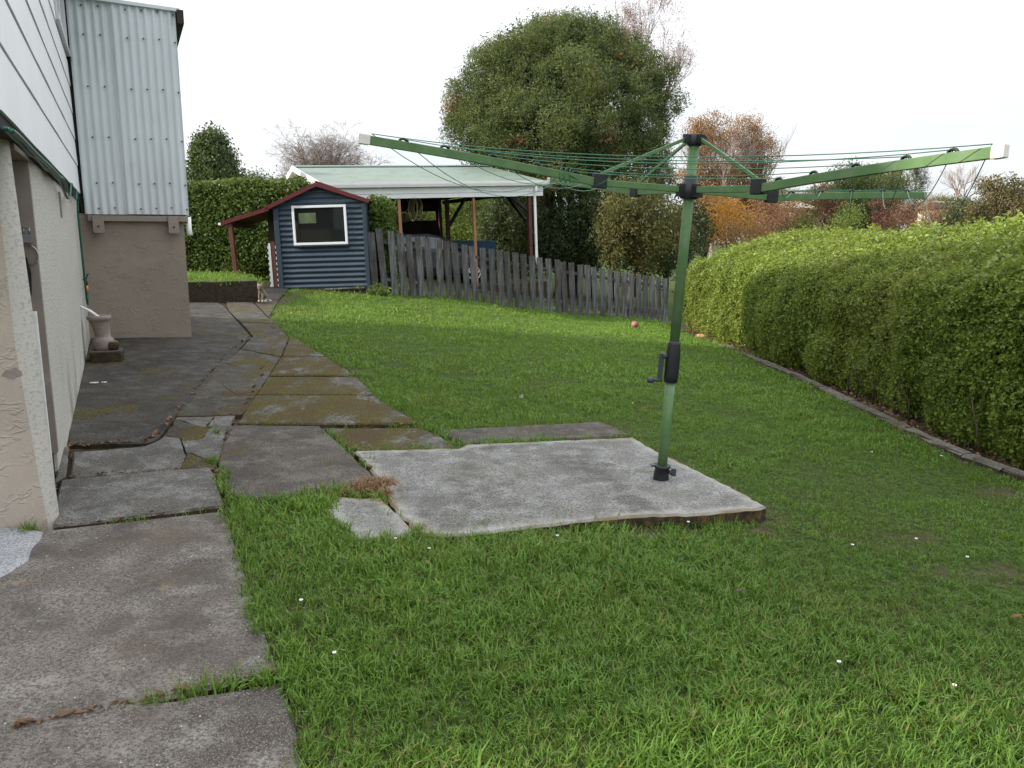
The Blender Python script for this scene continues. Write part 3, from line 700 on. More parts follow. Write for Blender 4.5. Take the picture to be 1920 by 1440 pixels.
for dy in (-.03, .04):
    mb = MB(); mb.tube([(-.24, dy+.05, .60), (-.12, dy+.02, .53), (-.03, dy, .45)], .015, 10); mb.build('waste_pipe', M['pipe_clay'] if dy > 0 else M['white_old'], gul)
for (u, v, s) in ((176, 722, .07), (195, 721, .04)):
    p = G(u, v); lb = 'larger white flake lying on the dark concrete by the house wall' if u < 180 else 'smaller white flake lying on the dark concrete, away from the wall'; mb = MB(); mb.prism([(-s*.5, -s*.2), (s*.3, -s*.28), (s*.55, .02), (0, s*.25), (-s*.45, s*.1)], 'z', 0, .008)
    o = mb.build('paint_flake', M['white']); o.location = (p[0], p[1], gzf(p[0], p[1])+.02); tag(o, lb, 'flake', 'white flakes on the dark concrete')

# ================================================================== CLOTHESLINE
bp = G(1239, 899, .066); bx, by = float(bp[0]), float(bp[1]); bz = slab_top(bx, by)
CL = thing('rotary_clothesline', 'green four-armed rotary clothesline with crank, leaning over the pale slab', 'clothesline', (bx, by, bz), (R(.91), R(3.41), 0))
HUB = 1.876; TOP = 2.19
mb = MB(); mb.lathe([(.032, .02), (.032, .70)]); mb.lathe([(.0315, .88), (.0315, TOP)]); mb.build('pole', M['line_green'], CL)
mb = MB(); mb.lathe([(.044, .66), (.046, .70), (.047, .78), (.045, .86), (.038, .905), (.036, .93)], n=24); ch = mb.build('crank_housing', M['black'], CL)
mb = MB(); mb.tube([(-.04, -.01, .83), (-.072, -.015, .83)], .02, 10); mb.bar((-.074, -.015, .845), (-.078, -.02, .665), .022, .03, (1, 0, 0)); mb.tube([(-.06, -.02, .672), (-.10, -.025, .672), (-.145, -.03, .668)], [.012, .012, .014], 8); mb.tube([(-.118, -.027, .67), (-.155, -.031, .668)], [.02, .017], 10)
mb.build('crank_handle', M['dkgrey'], ch)
mb = MB(); mb.lathe([(.05, -.05), (.052, .02), (.044, .075), (.056, .082), (.056, .098), (.034, .1)], n=20); so = mb.build('ground_socket', M['black'], CL)
mb = MB(); mb.tube([(.04, -.02, .06), (.075, -.035, .055)], .014, 8); mb.cbox((.072, -.034, .062), (.03, .02, .05)); mb.cbox((-.062, -.01, .094), (.03, .03, .012)); mb.build('clamp', M['dkgrey'], so, kind='stuff')
mb = MB(); mb.lathe([(.050, HUB-.055), (.056, HUB-.05), (.056, HUB+.035), (.042, HUB+.045), (.042, HUB+.085), (.034, HUB+.09)], n=20)
AZ = R(22.87); DIRS = [(-math.cos(AZ), -math.sin(AZ)), (math.sin(AZ), -math.cos(AZ)), (math.cos(AZ), math.sin(AZ)), (-math.sin(AZ), math.cos(AZ))]
for dx, dy in DIRS: mb.bar((dx*.03, dy*.03, HUB-.005), (dx*.085, dy*.085, HUB-.005), .045, .075)
mb.build('hub', M['black'], CL)
mb = MB(); mb.lathe([(.040, TOP-.05), (.046, TOP-.04), (.046, TOP+.012), (.030, TOP+.02)], n=20)
for dx, dy in DIRS: mb.bar((dx*.02, dy*.02, TOP-.01), (dx*.075, dy*.075, TOP-.012), .035, .05)
mb.build('top_cap', M['black'], CL)
LI, LT = .641, 2.02
def armz(r): return HUB-.004 if r <= LI else HUB-.004+(r-LI)/(LT-LI)*.112+.008*math.sin(math.pi*(r-LI)/(LT-LI))
CLIPR = [.80, 1.05, 1.32, 1.60, 1.83]
for k, (dx, dy) in enumerate(DIRS):
    mb = MB(); mb.bar((dx*.06, dy*.06, HUB), (dx*LI, dy*LI, armz(LI)), .024, .038)
    prev = LI
    for q in (1.05, 1.4, 1.75, LT): mb.bar((dx*prev, dy*prev, armz(prev)), (dx*(q+.002), dy*(q+.002), armz(q)), .026, .046); prev = q
    arm = mb.build('arm', M['line_green'], CL, bevel=.003)
    mb = MB(); mb.bar((dx*(LT-.01), dy*(LT-.01), armz(LT)), (dx*(LT+.045), dy*(LT+.045), armz(LT)+.004), .036, .054); mb.build('end_cap', M['cap_white'], arm, bevel=.005)
    mb = MB(); mb.bar((dx*(LI-.045), dy*(LI-.045), armz(LI)+.01), (dx*(LI+.04), dy*(LI+.04), armz(LI)+.012), .044, .085); mb.build('bracket', M['black'], arm, bevel=.005)
    mb = MB(); mb.bar((dx*.06, dy*.06, TOP-.012), (dx*(LI-.01), dy*(LI-.01), armz(LI)+.05), .012, .020); mb.build('strut', M['line_green'], CL, bevel=.002)
    for r_ in CLIPR:
        z = armz(r_)+.022; mb = MB(); mb.tube([(dx*(r_+.024*math.cos(t)), dy*(r_+.024*math.cos(t)), z-.004+.018*math.sin(t)) for t in np.linspace(0, math.pi, 7)], .0075, 6); mb.build('line_clip', M['black'], arm)
SAG = {0: .080, 1: .24, 2: .05, 3: .20}
for i, r_ in enumerate(CLIPR+[LT-.02]):
    for k in range(4):
        a, b = DIRS[k], DIRS[(k+1) % 4]; z = armz(r_)+.034; pts = []
        sg = SAG[k]*(r_/LT)**1.4*(.75+.5*((i*5+k) % 3)/2)
        for t in np.linspace(0, 1, 17): pts.append((r_*(a[0]+(b[0]-a[0])*t), r_*(a[1]+(b[1]-a[1])*t), z-sg*4*t*(1-t)))
        mb = MB(); mb.tube(pts, .0024, 5); mb.build('line', M['wire_green'], CL)
mb = MB(); dx, dy = DIRS[0]; rr = random.Random(2)
for j in range(3):
    mb.tube([(dx*(LI+.25-.03*j)+.02*math.cos(t)*.5, dy*(LI+.25)+.02*math.cos(t), armz(LI+.25)+.04*math.sin(t)) for t in np.linspace(0, 6.2, 12)], .0028, 5)
mb.tube(smooth_pts([(dx*(LI+.2), dy*(LI+.2)-.02, armz(LI)+.03), (dx*(LI+.05), dy*LI-.03, armz(LI)-.02), (dx*(LI-.06), dy*LI-.03, armz(LI)+.03), (dx*(LI-.02), dy*LI-.02, armz(LI)+.09)]), .0028, 5); mb.build('line_knot', M['wire_green'], CL)

# ================================================================== KERB along the right hedge
kp = [g2(u, v) for u, v in ((1352, 650), (1400, 672), (1480, 706), (1560, 746), (1640, 786), (1720, 826), (1800, 863), (1920, 908), (2090, 975), (2300, 1060))]
kr = thing('kerb', None, None, kind='structure'); XF[kr.name] = Matrix()
cu = smooth_pts([(x, y, 0) for x, y in kp], 3)
for i in range(0, len(cu)-1, 2):
    seg = cu[i:i+3]
    if len(seg) < 2: break
    mb = MB(); vs = []; rr = random.Random(i)
    s0 = seg[0].lerp(seg[1], .04); seg2 = [s0]+seg[1:]
    for p in seg2:
        g0 = gzf(p.x, p.y)
        for dx, dz in ((-.005, -.12), (.0, .035), (.02, .055), (.09, .06), (.115, .04), (.12, -.12)): vs.append((p.x+dx+rr.uniform(-.008, .008), p.y, g0+dz+rr.uniform(-.006, .006)))
    n = 6; fs = [(j*n+k, j*n+k+1, (j+1)*n+k+1, (j+1)*n+k) for j in range(len(seg2)-1) for k in range(n-1)]+[tuple(range(n-1, -1, -1)), tuple(range((len(seg2)-1)*n, len(seg2)*n))]
    mb.add(vs, fs); mb.build('kerb_stone', M['kerb'], kr)
KPOLY = [(p.x, p.y) for p in cu]
def kerb_x(y):
    ys = [p[1] for p in KPOLY][::-1]; xs = [p[0] for p in KPOLY][::-1]
    return np.interp(y, ys, xs)
for (u, v, s, lb) in ((1315, 634, .10, 'orange clay lump at the far foot of the right hedge'), (1352, 650, .06, 'smaller orange clay shard just beyond the kerb end')):
    p = G(u, v); me = bpy.data.meshes.new('clay_lump'); bm = bmesh.new(); bmesh.ops.create_icosphere(bm, subdivisions=2, radius=s); rr = random.Random(u)
    for q in bm.verts: q.co = Vector((q.co.x*1.4, q.co.y, q.co.z*.55))*rr.uniform(.8, 1.15)
    bm.to_mesh(me); bm.free(); me.materials.append(M['clay']); o = bpy.data.objects.new('clay_lump', me); COL.objects.link(o); o.location = (p[0], p[1], gzf(p[0], p[1])+s*.35); tag(o, lb, 'clay lump')
p = G(1190, 616); mb = MB(); bm = bmesh.new(); bmesh.ops.create_uvsphere(bm, u_segments=20, v_segments=12, radius=.085); me = bpy.data.meshes.new('ball'); bm.to_mesh(me); bm.free(); me.materials.append(M['ballred'])
for f in me.polygons: f.use_smooth = True
o = bpy.data.objects.new('ball', me); COL.objects.link(o); o.location = (p[0], p[1], gzf(p[0], p[1])+.09); tag(o, 'worn red ball lying on the lawn near the fence', 'ball')
# ================================================================== RAISED BED, SHED, CAT
bA = PY(340, 562, 14.6); bB = PY(484, 559, 15.3)
bz0 = .47; bzt = .84
bed = thing('retaining_wall', 'dark concrete retaining wall holding up the small grassed bed beside the shed', 'wall', (bB[0], bB[1], bz0))
A2, B2 = Vector((bA[0]-.6, bA[1]-.1)), Vector((bB[0], bB[1])); back = Vector((-6.2, 18.4)); backA = Vector((-10.5, 20.5))
def wallseg(a, b, th, z0, z1, name, mat, parent, n=10):
    mb = MB(); d = (b-a).normalized(); nn = Vector((-d.y, d.x)); rr = random.Random(5); vs = []
    for k in range(n+1):
        p = a.lerp(b, k/n); e = rr.uniform(-.008, .008); q = p+nn*th
        vs += [(p.x, p.y, z0), (p.x, p.y, z1-.012+e), (p.x+nn.x*.012, p.y+nn.y*.012, z1+e), (q.x, q.y, z1+e), (q.x, q.y, z0)]
    fs = [(5*k+j, 5*k+(j+1) % 5, 5*k+5+(j+1) % 5, 5*k+5+j) for k in range(n) for j in range(5)]+[(0, 1, 2, 3, 4), tuple(5*n+j for j in (4, 3, 2, 1, 0))]
    mb.add(vs, fs); return mb.build(name, mat, parent, world=True)
wallseg(A2, B2, .12, .2, bzt, 'front_wall', M['conc_wall'], bed)
wallseg(B2+Vector((-.12, .12)), back, -.0+.12, .2, bzt, 'side_wall', M['conc_wall'], bed)
mb = MB(); mb.add([(A2.x, A2.y+.1, bzt-.05), (B2.x-.1, B2.y+.1, bzt-.05), (back.x, back.y, bzt-.03), (backA.x, backA.y, bzt-.03)], [(0, 1, 2, 3)])
bs = mb.build('bed_soil', M['ground'], kind='structure', fix=False)
BEDP = [(A2.x, A2.y+.12), (B2.x-.13, B2.y+.12), (back.x, back.y), (backA.x, backA.y)]
POLY.append([(A2.x, A2.y), (B2.x, B2.y), (back.x, back.y), (backA.x, backA.y)])

SX, SY, SZ = -4.30, 18.5, .52
SHED = thing('garden_shed', 'small dark blue corrugated shed with red gable roof and side porch', 'shed', (SX, SY, SZ), (0, R(-1.6), R(1.0)))
HWD, DEP = 1.015, 2.1
APX, APZ = -.02, 2.33
def roofz(x): return APZ-.43*(APX-x) if x < APX else APZ-.345*(x-APX)
WX0, WX1, WZ0, WZ1 = -.57, .545, 1.03, 1.80
mb = MB(); pit, amp = .118, .016; rows = int(2.34/pit*8)
def cor(z): return -amp*math.sin(2*math.pi*z/pit)
prof = [i*pit/8 for i in range(rows)]
def xl(z):
    zr = z+.05
    l = -HWD if zr < roofz(-HWD) else APX-(APZ-zr)/.43
    r_ = HWD if zr < roofz(HWD) else APX+(APZ-zr)/.345
    return l, r_
for i in range(len(prof)-1):
    z0, z1 = prof[i], prof[i+1]; l0, r0 = xl(z0); l1, r1 = xl(z1)
    if l1 >= r1: break
    spans = [((l0, l1), (r0, r1))]
    if z1 > WZ0+.01 and z0 < WZ1-.01: spans = [((l0, l1), (WX0, WX0)), ((WX1, WX1), (r0, r1))]
    for (a0, a1), (b0, b1) in spans: mb.add([(a0, cor(z0), z0), (b0, cor(z0), z0), (b1, cor(z1), z1), (a1, cor(z1), z1)], [(0, 1, 2, 3)], True)
vv = mb.v[:]; bmm = bmesh.new()
fr = mb.build('front_wall', M['blue'], SHED, fix=False)
_b = bmesh.new(); _b.from_mesh(fr.data); bmesh.ops.remove_doubles(_b, verts=_b.verts[:], dist=.0005); _b.to_mesh(fr.data); _b.free(); bmm.free()
for p in fr.data.polygons: p.use_smooth = True
mb = MB(); mb.box((HWD-.03, .03, 0), (HWD-.005, DEP, 1.95)); mb.box((-HWD, DEP-.03, 0), (HWD, DEP, 1.95)); mb.build('back_wall', M['blue'], SHED)
mb = MB(); mb.box((-HWD-.02, .2, 0), (-HWD+.03, DEP, 1.90)); mb.box((-HWD-.26, .3, 1.05), (-HWD+.0, .34, 1.85)); mb.build('side_wall', M['timber_dark'], SHED)
mb = MB(); mb.box((-HWD, .03, .0), (HWD, DEP, .03)); mb.build('floor', M['timber_dark'], SHED)
for x0, x1 in ((-HWD-.03, -HWD+.085), (HWD-.055, HWD+.03)):
    mb = MB(); mb.box((x0, -.045, -.10 if x0 > 0 else .0), (x1, .05, roofz(x0 if x0 < 0 else x1)-.09)); mb.build('corner_trim', M['blue_trim'], SHED, bevel=.004)
mb = MB(); fw = .055
mb.box((WX0-fw, -.05, WZ0-fw), (WX1+fw, .0, WZ0)); mb.box((WX0-fw, -.05, WZ1), (WX1+fw, .0, WZ1+fw)); mb.box((WX0-fw, -.05, WZ0), (WX0, .0, WZ1)); mb.box((WX1, -.05, WZ0), (WX1+fw, .0, WZ1))
wn = mb.build('window', M['alu'], SHED, bevel=.006)
mb = MB(); mb.box((WX0-.005, -.02, WZ0-.005), (WX1+.005, -.012, WZ1+.005)); mb.build('pane', M['glass'], wn)
mb = MB(); mb.box((WX0-fw-.02, -.07, WZ0-fw-.03), (WX1+fw+.02, .0, WZ0-fw-.004)); mb.build('sill', M['blue_trim'], wn)
mb = MB(); mb.box((WX0+.09, -.024, WZ1-.34), (WX0+.48, -.0215, WZ1-.11)); mb.build('through_view_panel', m_paint('through_view_green', (.07, .10, .045), .7, .4, 6), wn)  # added panel painting the greenish view through the glass
# roof sheets with red edge trim
def roofpanel(xa, za, xb, zb2, name):
    mb = MB(); n = 12; vs = []
    for k in range(25):
        y = -.10+(DEP+.2)*k/24; w = .01*math.sin(k*2.2)
        vs += [(xa, y, za+w), (xb, y, zb2+w)]
    fs = [(2*k, 2*k+1, 2*k+3, 2*k+2) for k in range(24)]; mb.add(vs, fs, True); return mb.build(name, M['red'], SHED)
roofpanel(APX, APZ, -1.16, roofz(-1.16), 'roof_sheet'); roofpanel(APX, APZ, HWD+.10, roofz(HWD+.10), 'roof_sheet'); roofpanel(-1.10, roofz(-1.16)-.02, -2.22, 1.515, 'roof_sheet')
for a, b in (((APX, APZ), (-1.20, roofz(-1.20))), ((APX, APZ), (HWD+.13, roofz(HWD+.13))), ((-1.12, roofz(-1.2)-.0), (-2.20, 1.53))):
    mb = MB(); mb.bar((a[0], -.11, a[1]-.02), (b[0], -.11, b[1]-.02), .03, .085, (0, 0, 1)); mb.build('barge_board', M['red'], SHED)
mb = MB(); mb.tube([(APX, -.12, APZ+.03), (APX, DEP+.1, APZ+.03)], .03, 8); mb.build('ridge_cap', M['red'], SHED)
for y, px_ in ((-.05, -2.02), (.5, -2.19)):
    mb = MB(); mb.bar((px_+.03, y, .22), (px_, y, 1.50), .085, .085, (0, 1, 0)); mb.build('post', M['red_post'], SHED, bevel=.004)
mb = MB(); mb.bar((-2.10, -.1, 1.47), (-2.10, 2.1, 1.47), .07, .09); mb.build('porch_beam', M['red_post'], SHED)
mb = MB(); mb.bar((-2.24, -.13, 1.50), (-2.24, 2.0, 1.50), .06, .05); mb.build('porch_gutter', M['cap_white'], SHED)
# pale scalloped trellis edges and red jamb by the shed's side opening
for xo, w in ((-1.235, .035), (-1.06, .03)):
    mb = MB(); n = 16
    for k in range(n):
        z = .05+k*.062
        mb.prism([(xo-w*(.4 if k % 2 else 1), z), (xo+w, z), (xo+w, z+.062), (xo-w*(.4 if k % 2 else 1), z+.062)], 'y', .08, .10)
    mb.build('trellis_edge', M['white_old'], SHED)
mb = MB(); mb.box((-1.19, .085, 0), (-1.10, .16, 1.08)); mb.build('door_jamb', M['red_post'], SHED)
mb = MB(); mb.box((-HWD-.27, .02, -.06), (-HWD+.0, .95, .02)); mb.build('door_sill', M['conc_light'], SHED)
mb = MB(); mb.bar((.0, -.03, -.03), (HWD-.1, -.035, -.012), .02, .035); mb.build('base_plank', M['fence'], SHED)
mb = MB(); mb.box((-HWD, .0, -.3), (HWD, DEP, .0)); mb.build('base', M['timber_dark'], SHED)
POLY.append([(SX-1.05, SY-.02), (SX+1.0, SY-.02), (SX+1.0, SY+2.3), (SX-1.05, SY+2.3)])
POLY.append([(bB[0]-.05, bB[1]-.2), (bB[0]+.38, bB[1]-.2), (SX-.98, SY+1.2), (SX-1.9, SY+1.0)])
# bare trodden path from the cat up to the shed opening
slab('slab', [(bB[0]+.02, bB[1]-.02), (bB[0]+.34, bB[1]-.02), (SX-1.02, SY-.1), (SX-1.05, SY+1.1), (SX-1.65, SY+1.1), (bB[0]-.02, bB[1]+2.)], .012, M['conc_dark'], path, seed=90, lawn=False)

# cat, sitting and facing the viewer
cz = slab_z = gzf(-4.86, 15.15)+.03
cp_ = PY(491, 558, 15.1)
def m_cat():
    t = NT('tabby_fur'); p = t.pos((1, 1, 1), obj=True)
    w = t.n('ShaderNodeTexWave'); w.wave_type = 'BANDS'; w.bands_direction = 'Z'; t.l(p, w.inputs['Vector']); w.inputs['Scale'].default_value = 14; w.inputs['Distortion'].default_value = 5; w.inputs['Detail'].default_value = 2
    c = t.mix(t.rng(w.outputs['Fac'], .35, .65), (.085, .070, .055), (.24, .195, .155)); z = t.n('ShaderNodeSeparateXYZ'); t.l(p, z.inputs[0])
    c = t.mix(t.rng(z.outputs[2], .06, .02), c, (.5, .45, .38)); t.bsdf(c, .85, .2); return t.m
CAT = thing('cat', 'small tabby cat sitting at the end of the retaining wall by the shed', 'cat', (cp_[0], cp_[1], cz), (0, 0, R(-12)))
me = bpy.data.meshes.new('body')
V = [(0, .10, .075), (0, .06, .13), (0, .01, .19), (0, -.02, .235), (0, -.045, .275), (0, -.09, .27),
     (.035, -.015, .16), (.035, -.035, .08), (.036, -.045, .018), (.036, -.07, .012), (-.035, -.015, .16), (-.035, -.035, .08), (-.036, -.045, .018), (-.036, -.07, .012),
     (.05, .08, .06), (.062, .01, .02), (.060, -.03, .014), (-.05, .08, .06), (-.062, .01, .02), (-.060, -.03, .014),
     (.03, .17, .025), (.10, .15, .018), (.13, .06, .016), (.036, -.035, .322), (.050, -.034, .368), (-.036, -.035, .322), (-.050, -.034, .368)]
Ed = [(0, 1), (1, 2), (2, 3), (3, 4), (4, 5), (2, 6), (6, 7), (7, 8), (8, 9), (2, 10), (10, 11), (11, 12), (12, 13), (0, 14), (14, 15), (15, 16), (0, 17), (17, 18), (18, 19), (0, 20), (20, 21), (21, 22), (4, 23), (23, 24), (4, 25), (25, 26)]
Rd = [.085, .074, .058, .044, .066, .032, .028, .020, .016, .015, .028, .020, .016, .015, .045, .022, .015, .045, .022, .015, .02, .017, .013, .028, .006, .028, .006]
me.from_pydata(V, Ed, []); me.materials.append(m_cat()); o = bpy.data.objects.new('body', me); COL.objects.link(o); o.parent = CAT
mo = o.modifiers.new('skin', 'SKIN'); mo.use_smooth_shade = True
for i, q in enumerate(Rd): me.skin_vertices[0].data[i].radius = (q, q)
me.skin_vertices[0].data[0].use_root = True
o.modifiers.new('sub', 'SUBSURF').levels = 2; o.modifiers['sub'].render_levels = 2
for s in (-1, 1):
    mb = MB(); mb.lathe([(0, -.006), (.006, 0), (0, .006)], (s*.022, -.093, .292), 8); mb.build('eye', M['black'], CAT)
mb = MB(); mb.lathe([(0, -.005), (.007, 0), (0, .005)], (0, -.117, .272), 8); mb.build('nose', M['clay'], CAT)

# ================================================================== PALING FENCE
FA = np.array([-2.98, 18.9]); FB = np.array([4.35, 22.6]); fl = float(np.linalg.norm(FB-FA)); fd = (FB-FA)/fl
FEN = thing('paling_fence', 'weathered grey timber paling fence stepping downhill along the back of the lawn', 'fence', (FA[0], FA[1], gzf(*FA)), (0, 0, 0))
FEN_ANG = math.atan2(fd[1], fd[0]); rr = random.Random(11)
fnum = 36; tp = [(712, 430), (800, 447), (880, 461), (1000, 481), (1060, 492), (1140, 506), (1250, 524)]
def top_z(x, y):
    u = 960+F*x/(y*CP); v = np.interp(u, [q[0] for q in tp], [q[1] for q in tp]); return PY(u, v, y)[2]
for k in range(-1, fnum):
    s = k*fl/(fnum-1); x, y = FA+fd*s; g0 = gzf(x, y); zt = top_z(x, y)+rr.uniform(-.012, .012); w = rr.uniform(.152, .170); th = .02
    if k == -1: zt -= .1
    h = zt-g0+.06; ln = rr.gauss(-.062 if k < 20 else -.045, .012)
    mb = MB(); nn = 5; vs = []
    for j in range(nn+1):
        t = j/nn; z = -.0+h*t; bend = .006*math.sin(t*3+k)
        x0 = ln*z+bend; vs += [(x0-w/2, -th/2, z), (x0+w/2, -th/2, z), (x0+w/2, th/2, z), (x0-w/2, th/2, z)]
    vs[-4] = (vs[-4][0], vs[-4][1], vs[-4][2]+rr.uniform(-.01, .012)); vs[-1] = (vs[-1][0], vs[-1][1], vs[-4][2])
    fs = [(4*j+a, 4*j+(a+1) % 4, 4*j+4+(a+1) % 4, 4*j+4+a) for j in range(nn) for a in range(4)]+[(3, 2, 1, 0), tuple(4*nn+a for a in range(4))]
    mb.add(vs, fs); pl = mb.build('paling', M['fence'], FEN); pl.location = (x-FA[0], y-FA[1], g0-.03-gzf(*FA)); pl.rotation_euler = (rr.gauss(0, .012), 0, FEN_ANG)
nrm = np.array([-fd[1], fd[0]])*.045
for hh in (.3, .62, 1.05):
    mb = MB(); n = 12
    for k in range(n):
        a = FA+fd*fl*k/n+nrm; b = FA+fd*fl*(k+1)/n+nrm
        za, zb_ = (gzf(*a)*(1-min(hh, 1)*.0)+(top_z(*a)-gzf(*a))*hh*.78, gzf(*b)+(top_z(*b)-gzf(*b))*hh*.78)
        if hh == .62: continue
        mb.bar((a[0], a[1], za), (b[0], b[1], zb_), .045, .075)
    if mb.v: mb.build('rail', M['fence'], FEN, world=True)
for k in range(4):
    p = FA+fd*fl*(k+.4)/4+nrm*2.2; mb = MB(); mb.bar((p[0], p[1], gzf(*p)-.2), (p[0]-.05, p[1], top_z(*p)-.12), .1, .1, (0, 1, 0)); mb.build('post', M['fence'], FEN, world=True)

# ================================================================== CARPORT (set on the same bearing as the house)
CO = np.array([1.0, 25.6]); rot = TH+R(-1.5)
CPT = thing('carport', 'open carport with pale green corrugated roof and white fascia behind the fence', 'carport', (CO[0], CO[1], .0), (0, R(-2.2), rot))
XF['carport'] = Matrix.LocRotScale(Vector((CO[0], CO[1], 0)), Euler((0, R(-2.2), rot)), None)
LEN, SPAN = 6.6, 9.0; EZ, RZ = 3.42, 4.20
for sgn, nm in ((0, 'roof_sheet'), (1, 'roof_sheet')):
    mb = MB(); n = int((LEN+.3)/.076*5); vs = []
    for i in range(n+1):
        x = -LEN-.15+(LEN+.3)*i/n; w = .011*math.sin(2*math.pi*x/.076)
        ya, yb = (-.12, SPAN/2) if sgn == 0 else (SPAN+.12, SPAN/2)
        vs += [(x, ya, EZ-.02+w), (x, yb, RZ+w)]
    mb.add(vs, [(2*i, 2*i+2, 2*i+3, 2*i+1) for i in range(n)], True); mb.build(nm, M['roofgreen'], CPT)
mb = MB(); mb.prism([(SPAN/2-.2, RZ+.0), (SPAN/2, RZ+.055), (SPAN/2+.2, RZ+.0), (SPAN/2, RZ+.03)], 'x', -LEN-.16, .16); mb.build('ridge_cap', m_paint('ridge_green', (.12, .19, .16), .5, .1, 3), CPT)
mb = MB(); mb.prism([(-.06, EZ-.06), (-.16, EZ-.05), (-.19, EZ+.0), (-.19, EZ-.07), (-.17, EZ-.15), (-.06, EZ-.15)], 'x', -LEN-.15, .17); mb.build('gutter', M['white'], CPT)
for z0, z1, y in ((EZ-.33, EZ-.16, -.05), (EZ-.46, EZ-.335, -.035)):
    mb = MB(); mb.box((-LEN, y, z0), (.06, y+.05, z1)); mb.build('fascia_board', M['white_old'], CPT)
# gable end towards the house: white lining and barge
mb = MB(); mb.prism([(.05, EZ-.2), (SPAN/2, RZ-.10), (SPAN-.05, EZ-.2)], 'x', -LEN+.25, -LEN+.28); mb.build('gable', M['white_old'], CPT)
for ya in (-.15, SPAN+.15):
    mb = MB(); mb.bar((-LEN-.17, ya, EZ-.10), (-LEN-.17, SPAN/2, RZ-.04), .03, .16); mb.build('barge_board', M['white'], CPT)
mb = MB(); mb.prism([(.0, EZ-.12), (SPAN/2, RZ-.07), (SPAN, EZ-.12), (SPAN/2, RZ-.06)], 'x', -LEN-.14, -LEN+.25); mb.build('soffit', M['white_old'], CPT)
for x, mt, w in ((-4.56, 'timber_orange', .085), (-2.24, 'timber_orange', .075), (-.38, 'timber_red', .10)):
    mb = MB(); mb.bar((x, .05, -.6), (x, .05, EZ-.4), w, w, (0, 1, 0)); mb.build('post', M[mt], CPT)
for x, y in ((-1.62, 4.2), (-.3, 8.8), (-6.4, .05), (-6.4, 8.8)):
    mb = MB(); mb.bar((x, y, -1.0), (x, y, EZ-.1), .12, .12, (0, 1, 0)); mb.build('post', M['timber_red'], CPT)
for a, b in (((-5.6, .1, EZ-1.05), (-4.8, .1, EZ-.45)), ((-1.6, 4.2, EZ-1.3), (-.9, 4.2, EZ-.3)), ((-.25, .6, EZ-1.2), (-.25, 2.2, EZ-.25)), ((-.25, .12, EZ-1.0), (-.95, .12, EZ-.45))):
    mb = MB(); mb.bar(a, b, .09, .10); mb.build('brace', M['timber_dark'], CPT)
mb = MB(); mb.tube([(-.21, -.11, EZ-.14), (-.21, -.09, EZ-.34), (-.22, -.01, EZ-.50), (-.22, -.02, EZ-.58), (-.215, -.02, 1.1), (-.215, -.05, .85)], .045, 10); mb.build('downpipe', M['white'], CPT)
for x in (-6.4, -4.9, -3.4, -1.8, -.1):
    mb = MB(); mb.bar((x, 0, EZ-.14), (x, SPAN/2, RZ-.12), .05, .12); mb.bar((x, SPAN, EZ-.14), (x, SPAN/2, RZ-.12), .05, .12); mb.bar((x, 0, EZ-.3), (x, SPAN, EZ-.3), .05, .14); mb.build('rafter', M['timber_dark'], CPT)
mb = MB(); mb.box((-LEN, SPAN-.08, -.6), (-.2, SPAN-.03, 2.42)); mb.box((-LEN, SPAN-.08, 2.78), (-.2, SPAN-.03, EZ-.1)); mb.box((-LEN, SPAN-.08, 2.42), (-3.5, SPAN-.03, 2.78)); mb.box((-2.9, SPAN-.08, 2.42), (-2.2, SPAN-.03, 2.78)); mb.box((-.45, SPAN-.08, 2.42), (-.2, SPAN-.03, 2.78)); mb.build('back_wall', M['timber_dark'], CPT)
mb = MB(); mb.box((-LEN, .3, -.9), (-LEN+.05, SPAN, EZ-.25)); mb.build('end_wall', M['timber_dark'], CPT)
mb = MB(); mb.box((-LEN-.1, -.05, -1.6), (.1, SPAN+.2, .30)); mb.build('floor', M['conc_dark'], CPT)
mb = MB(); mb.box((-3.55, 5.4, 2.34), (-2.75, 5.43, 2.66)); mb.build('hanging_board', M['clay_board'], CPT)
# rope coil hanging from the beam
rp = CPT; rl = XF['carport'] @ Vector((-3.75, .9, EZ-.42))
ROPE = thing('rope_coil', 'pale coil of rope hanging under the carport roof', 'rope', rl)
rr = random.Random(9); mb = MB()
for k in range(7):
    cx = rr.uniform(-.12, .12); ww = rr.uniform(.09, .17); hh = rr.uniform(.22, .36); y = rr.uniform(-.05, .05)
    mb.tube([(cx+ww*math.sin(t), y+.03*math.sin(2*t), -hh+hh*math.cos(t)) for t in np.linspace(0, 6.28, 18)], .013, 6)
mb.tube([(.45+.16*math.sin(t)-.85, .02, -.2+.22*math.cos(t)) for t in np.linspace(0, 6.28, 18)], .008, 6)
mb.build('rope', M['rope'], ROPE)
# car: nose to the right, parked along the eave
ca = PY(735, 492, 25.2); fx = 0.34
CAR = thing('parked_car', 'dark parked car with silver wheels, half hidden behind the fence under the carport', 'car', tuple(XF['carport'] @ Vector((-5.35, 1.15, .30))), (0, R(-2.2), rot))
pr = [(-.05, .35), (-.08, .75), (.0, 1.05), (.38, 1.58), (.95, 1.68), (2.1, 1.66), (2.5, 1.55), (3.15, 1.10), (3.95, .98), (4.25, .80), (4.3, .38), (3.95, .28), (.3, .28)]
def car_y(z): return .86 if z < 1.0 else .86-(z-1.0)*.32
mb = MB(); n = len(pr); CY = .9
vs = [(x, CY-car_y(z), z) for x, z in pr]+[(x, CY+car_y(z), z) for x, z in pr]
mb.add(vs, [tuple(range(n)), tuple(range(2*n-1, n-1, -1))]+[(i, i+n, (i+1) % n+n, (i+1) % n) for i in range(n)])
mb.build('body', M['carpaint'], CAR, bevel=.05)
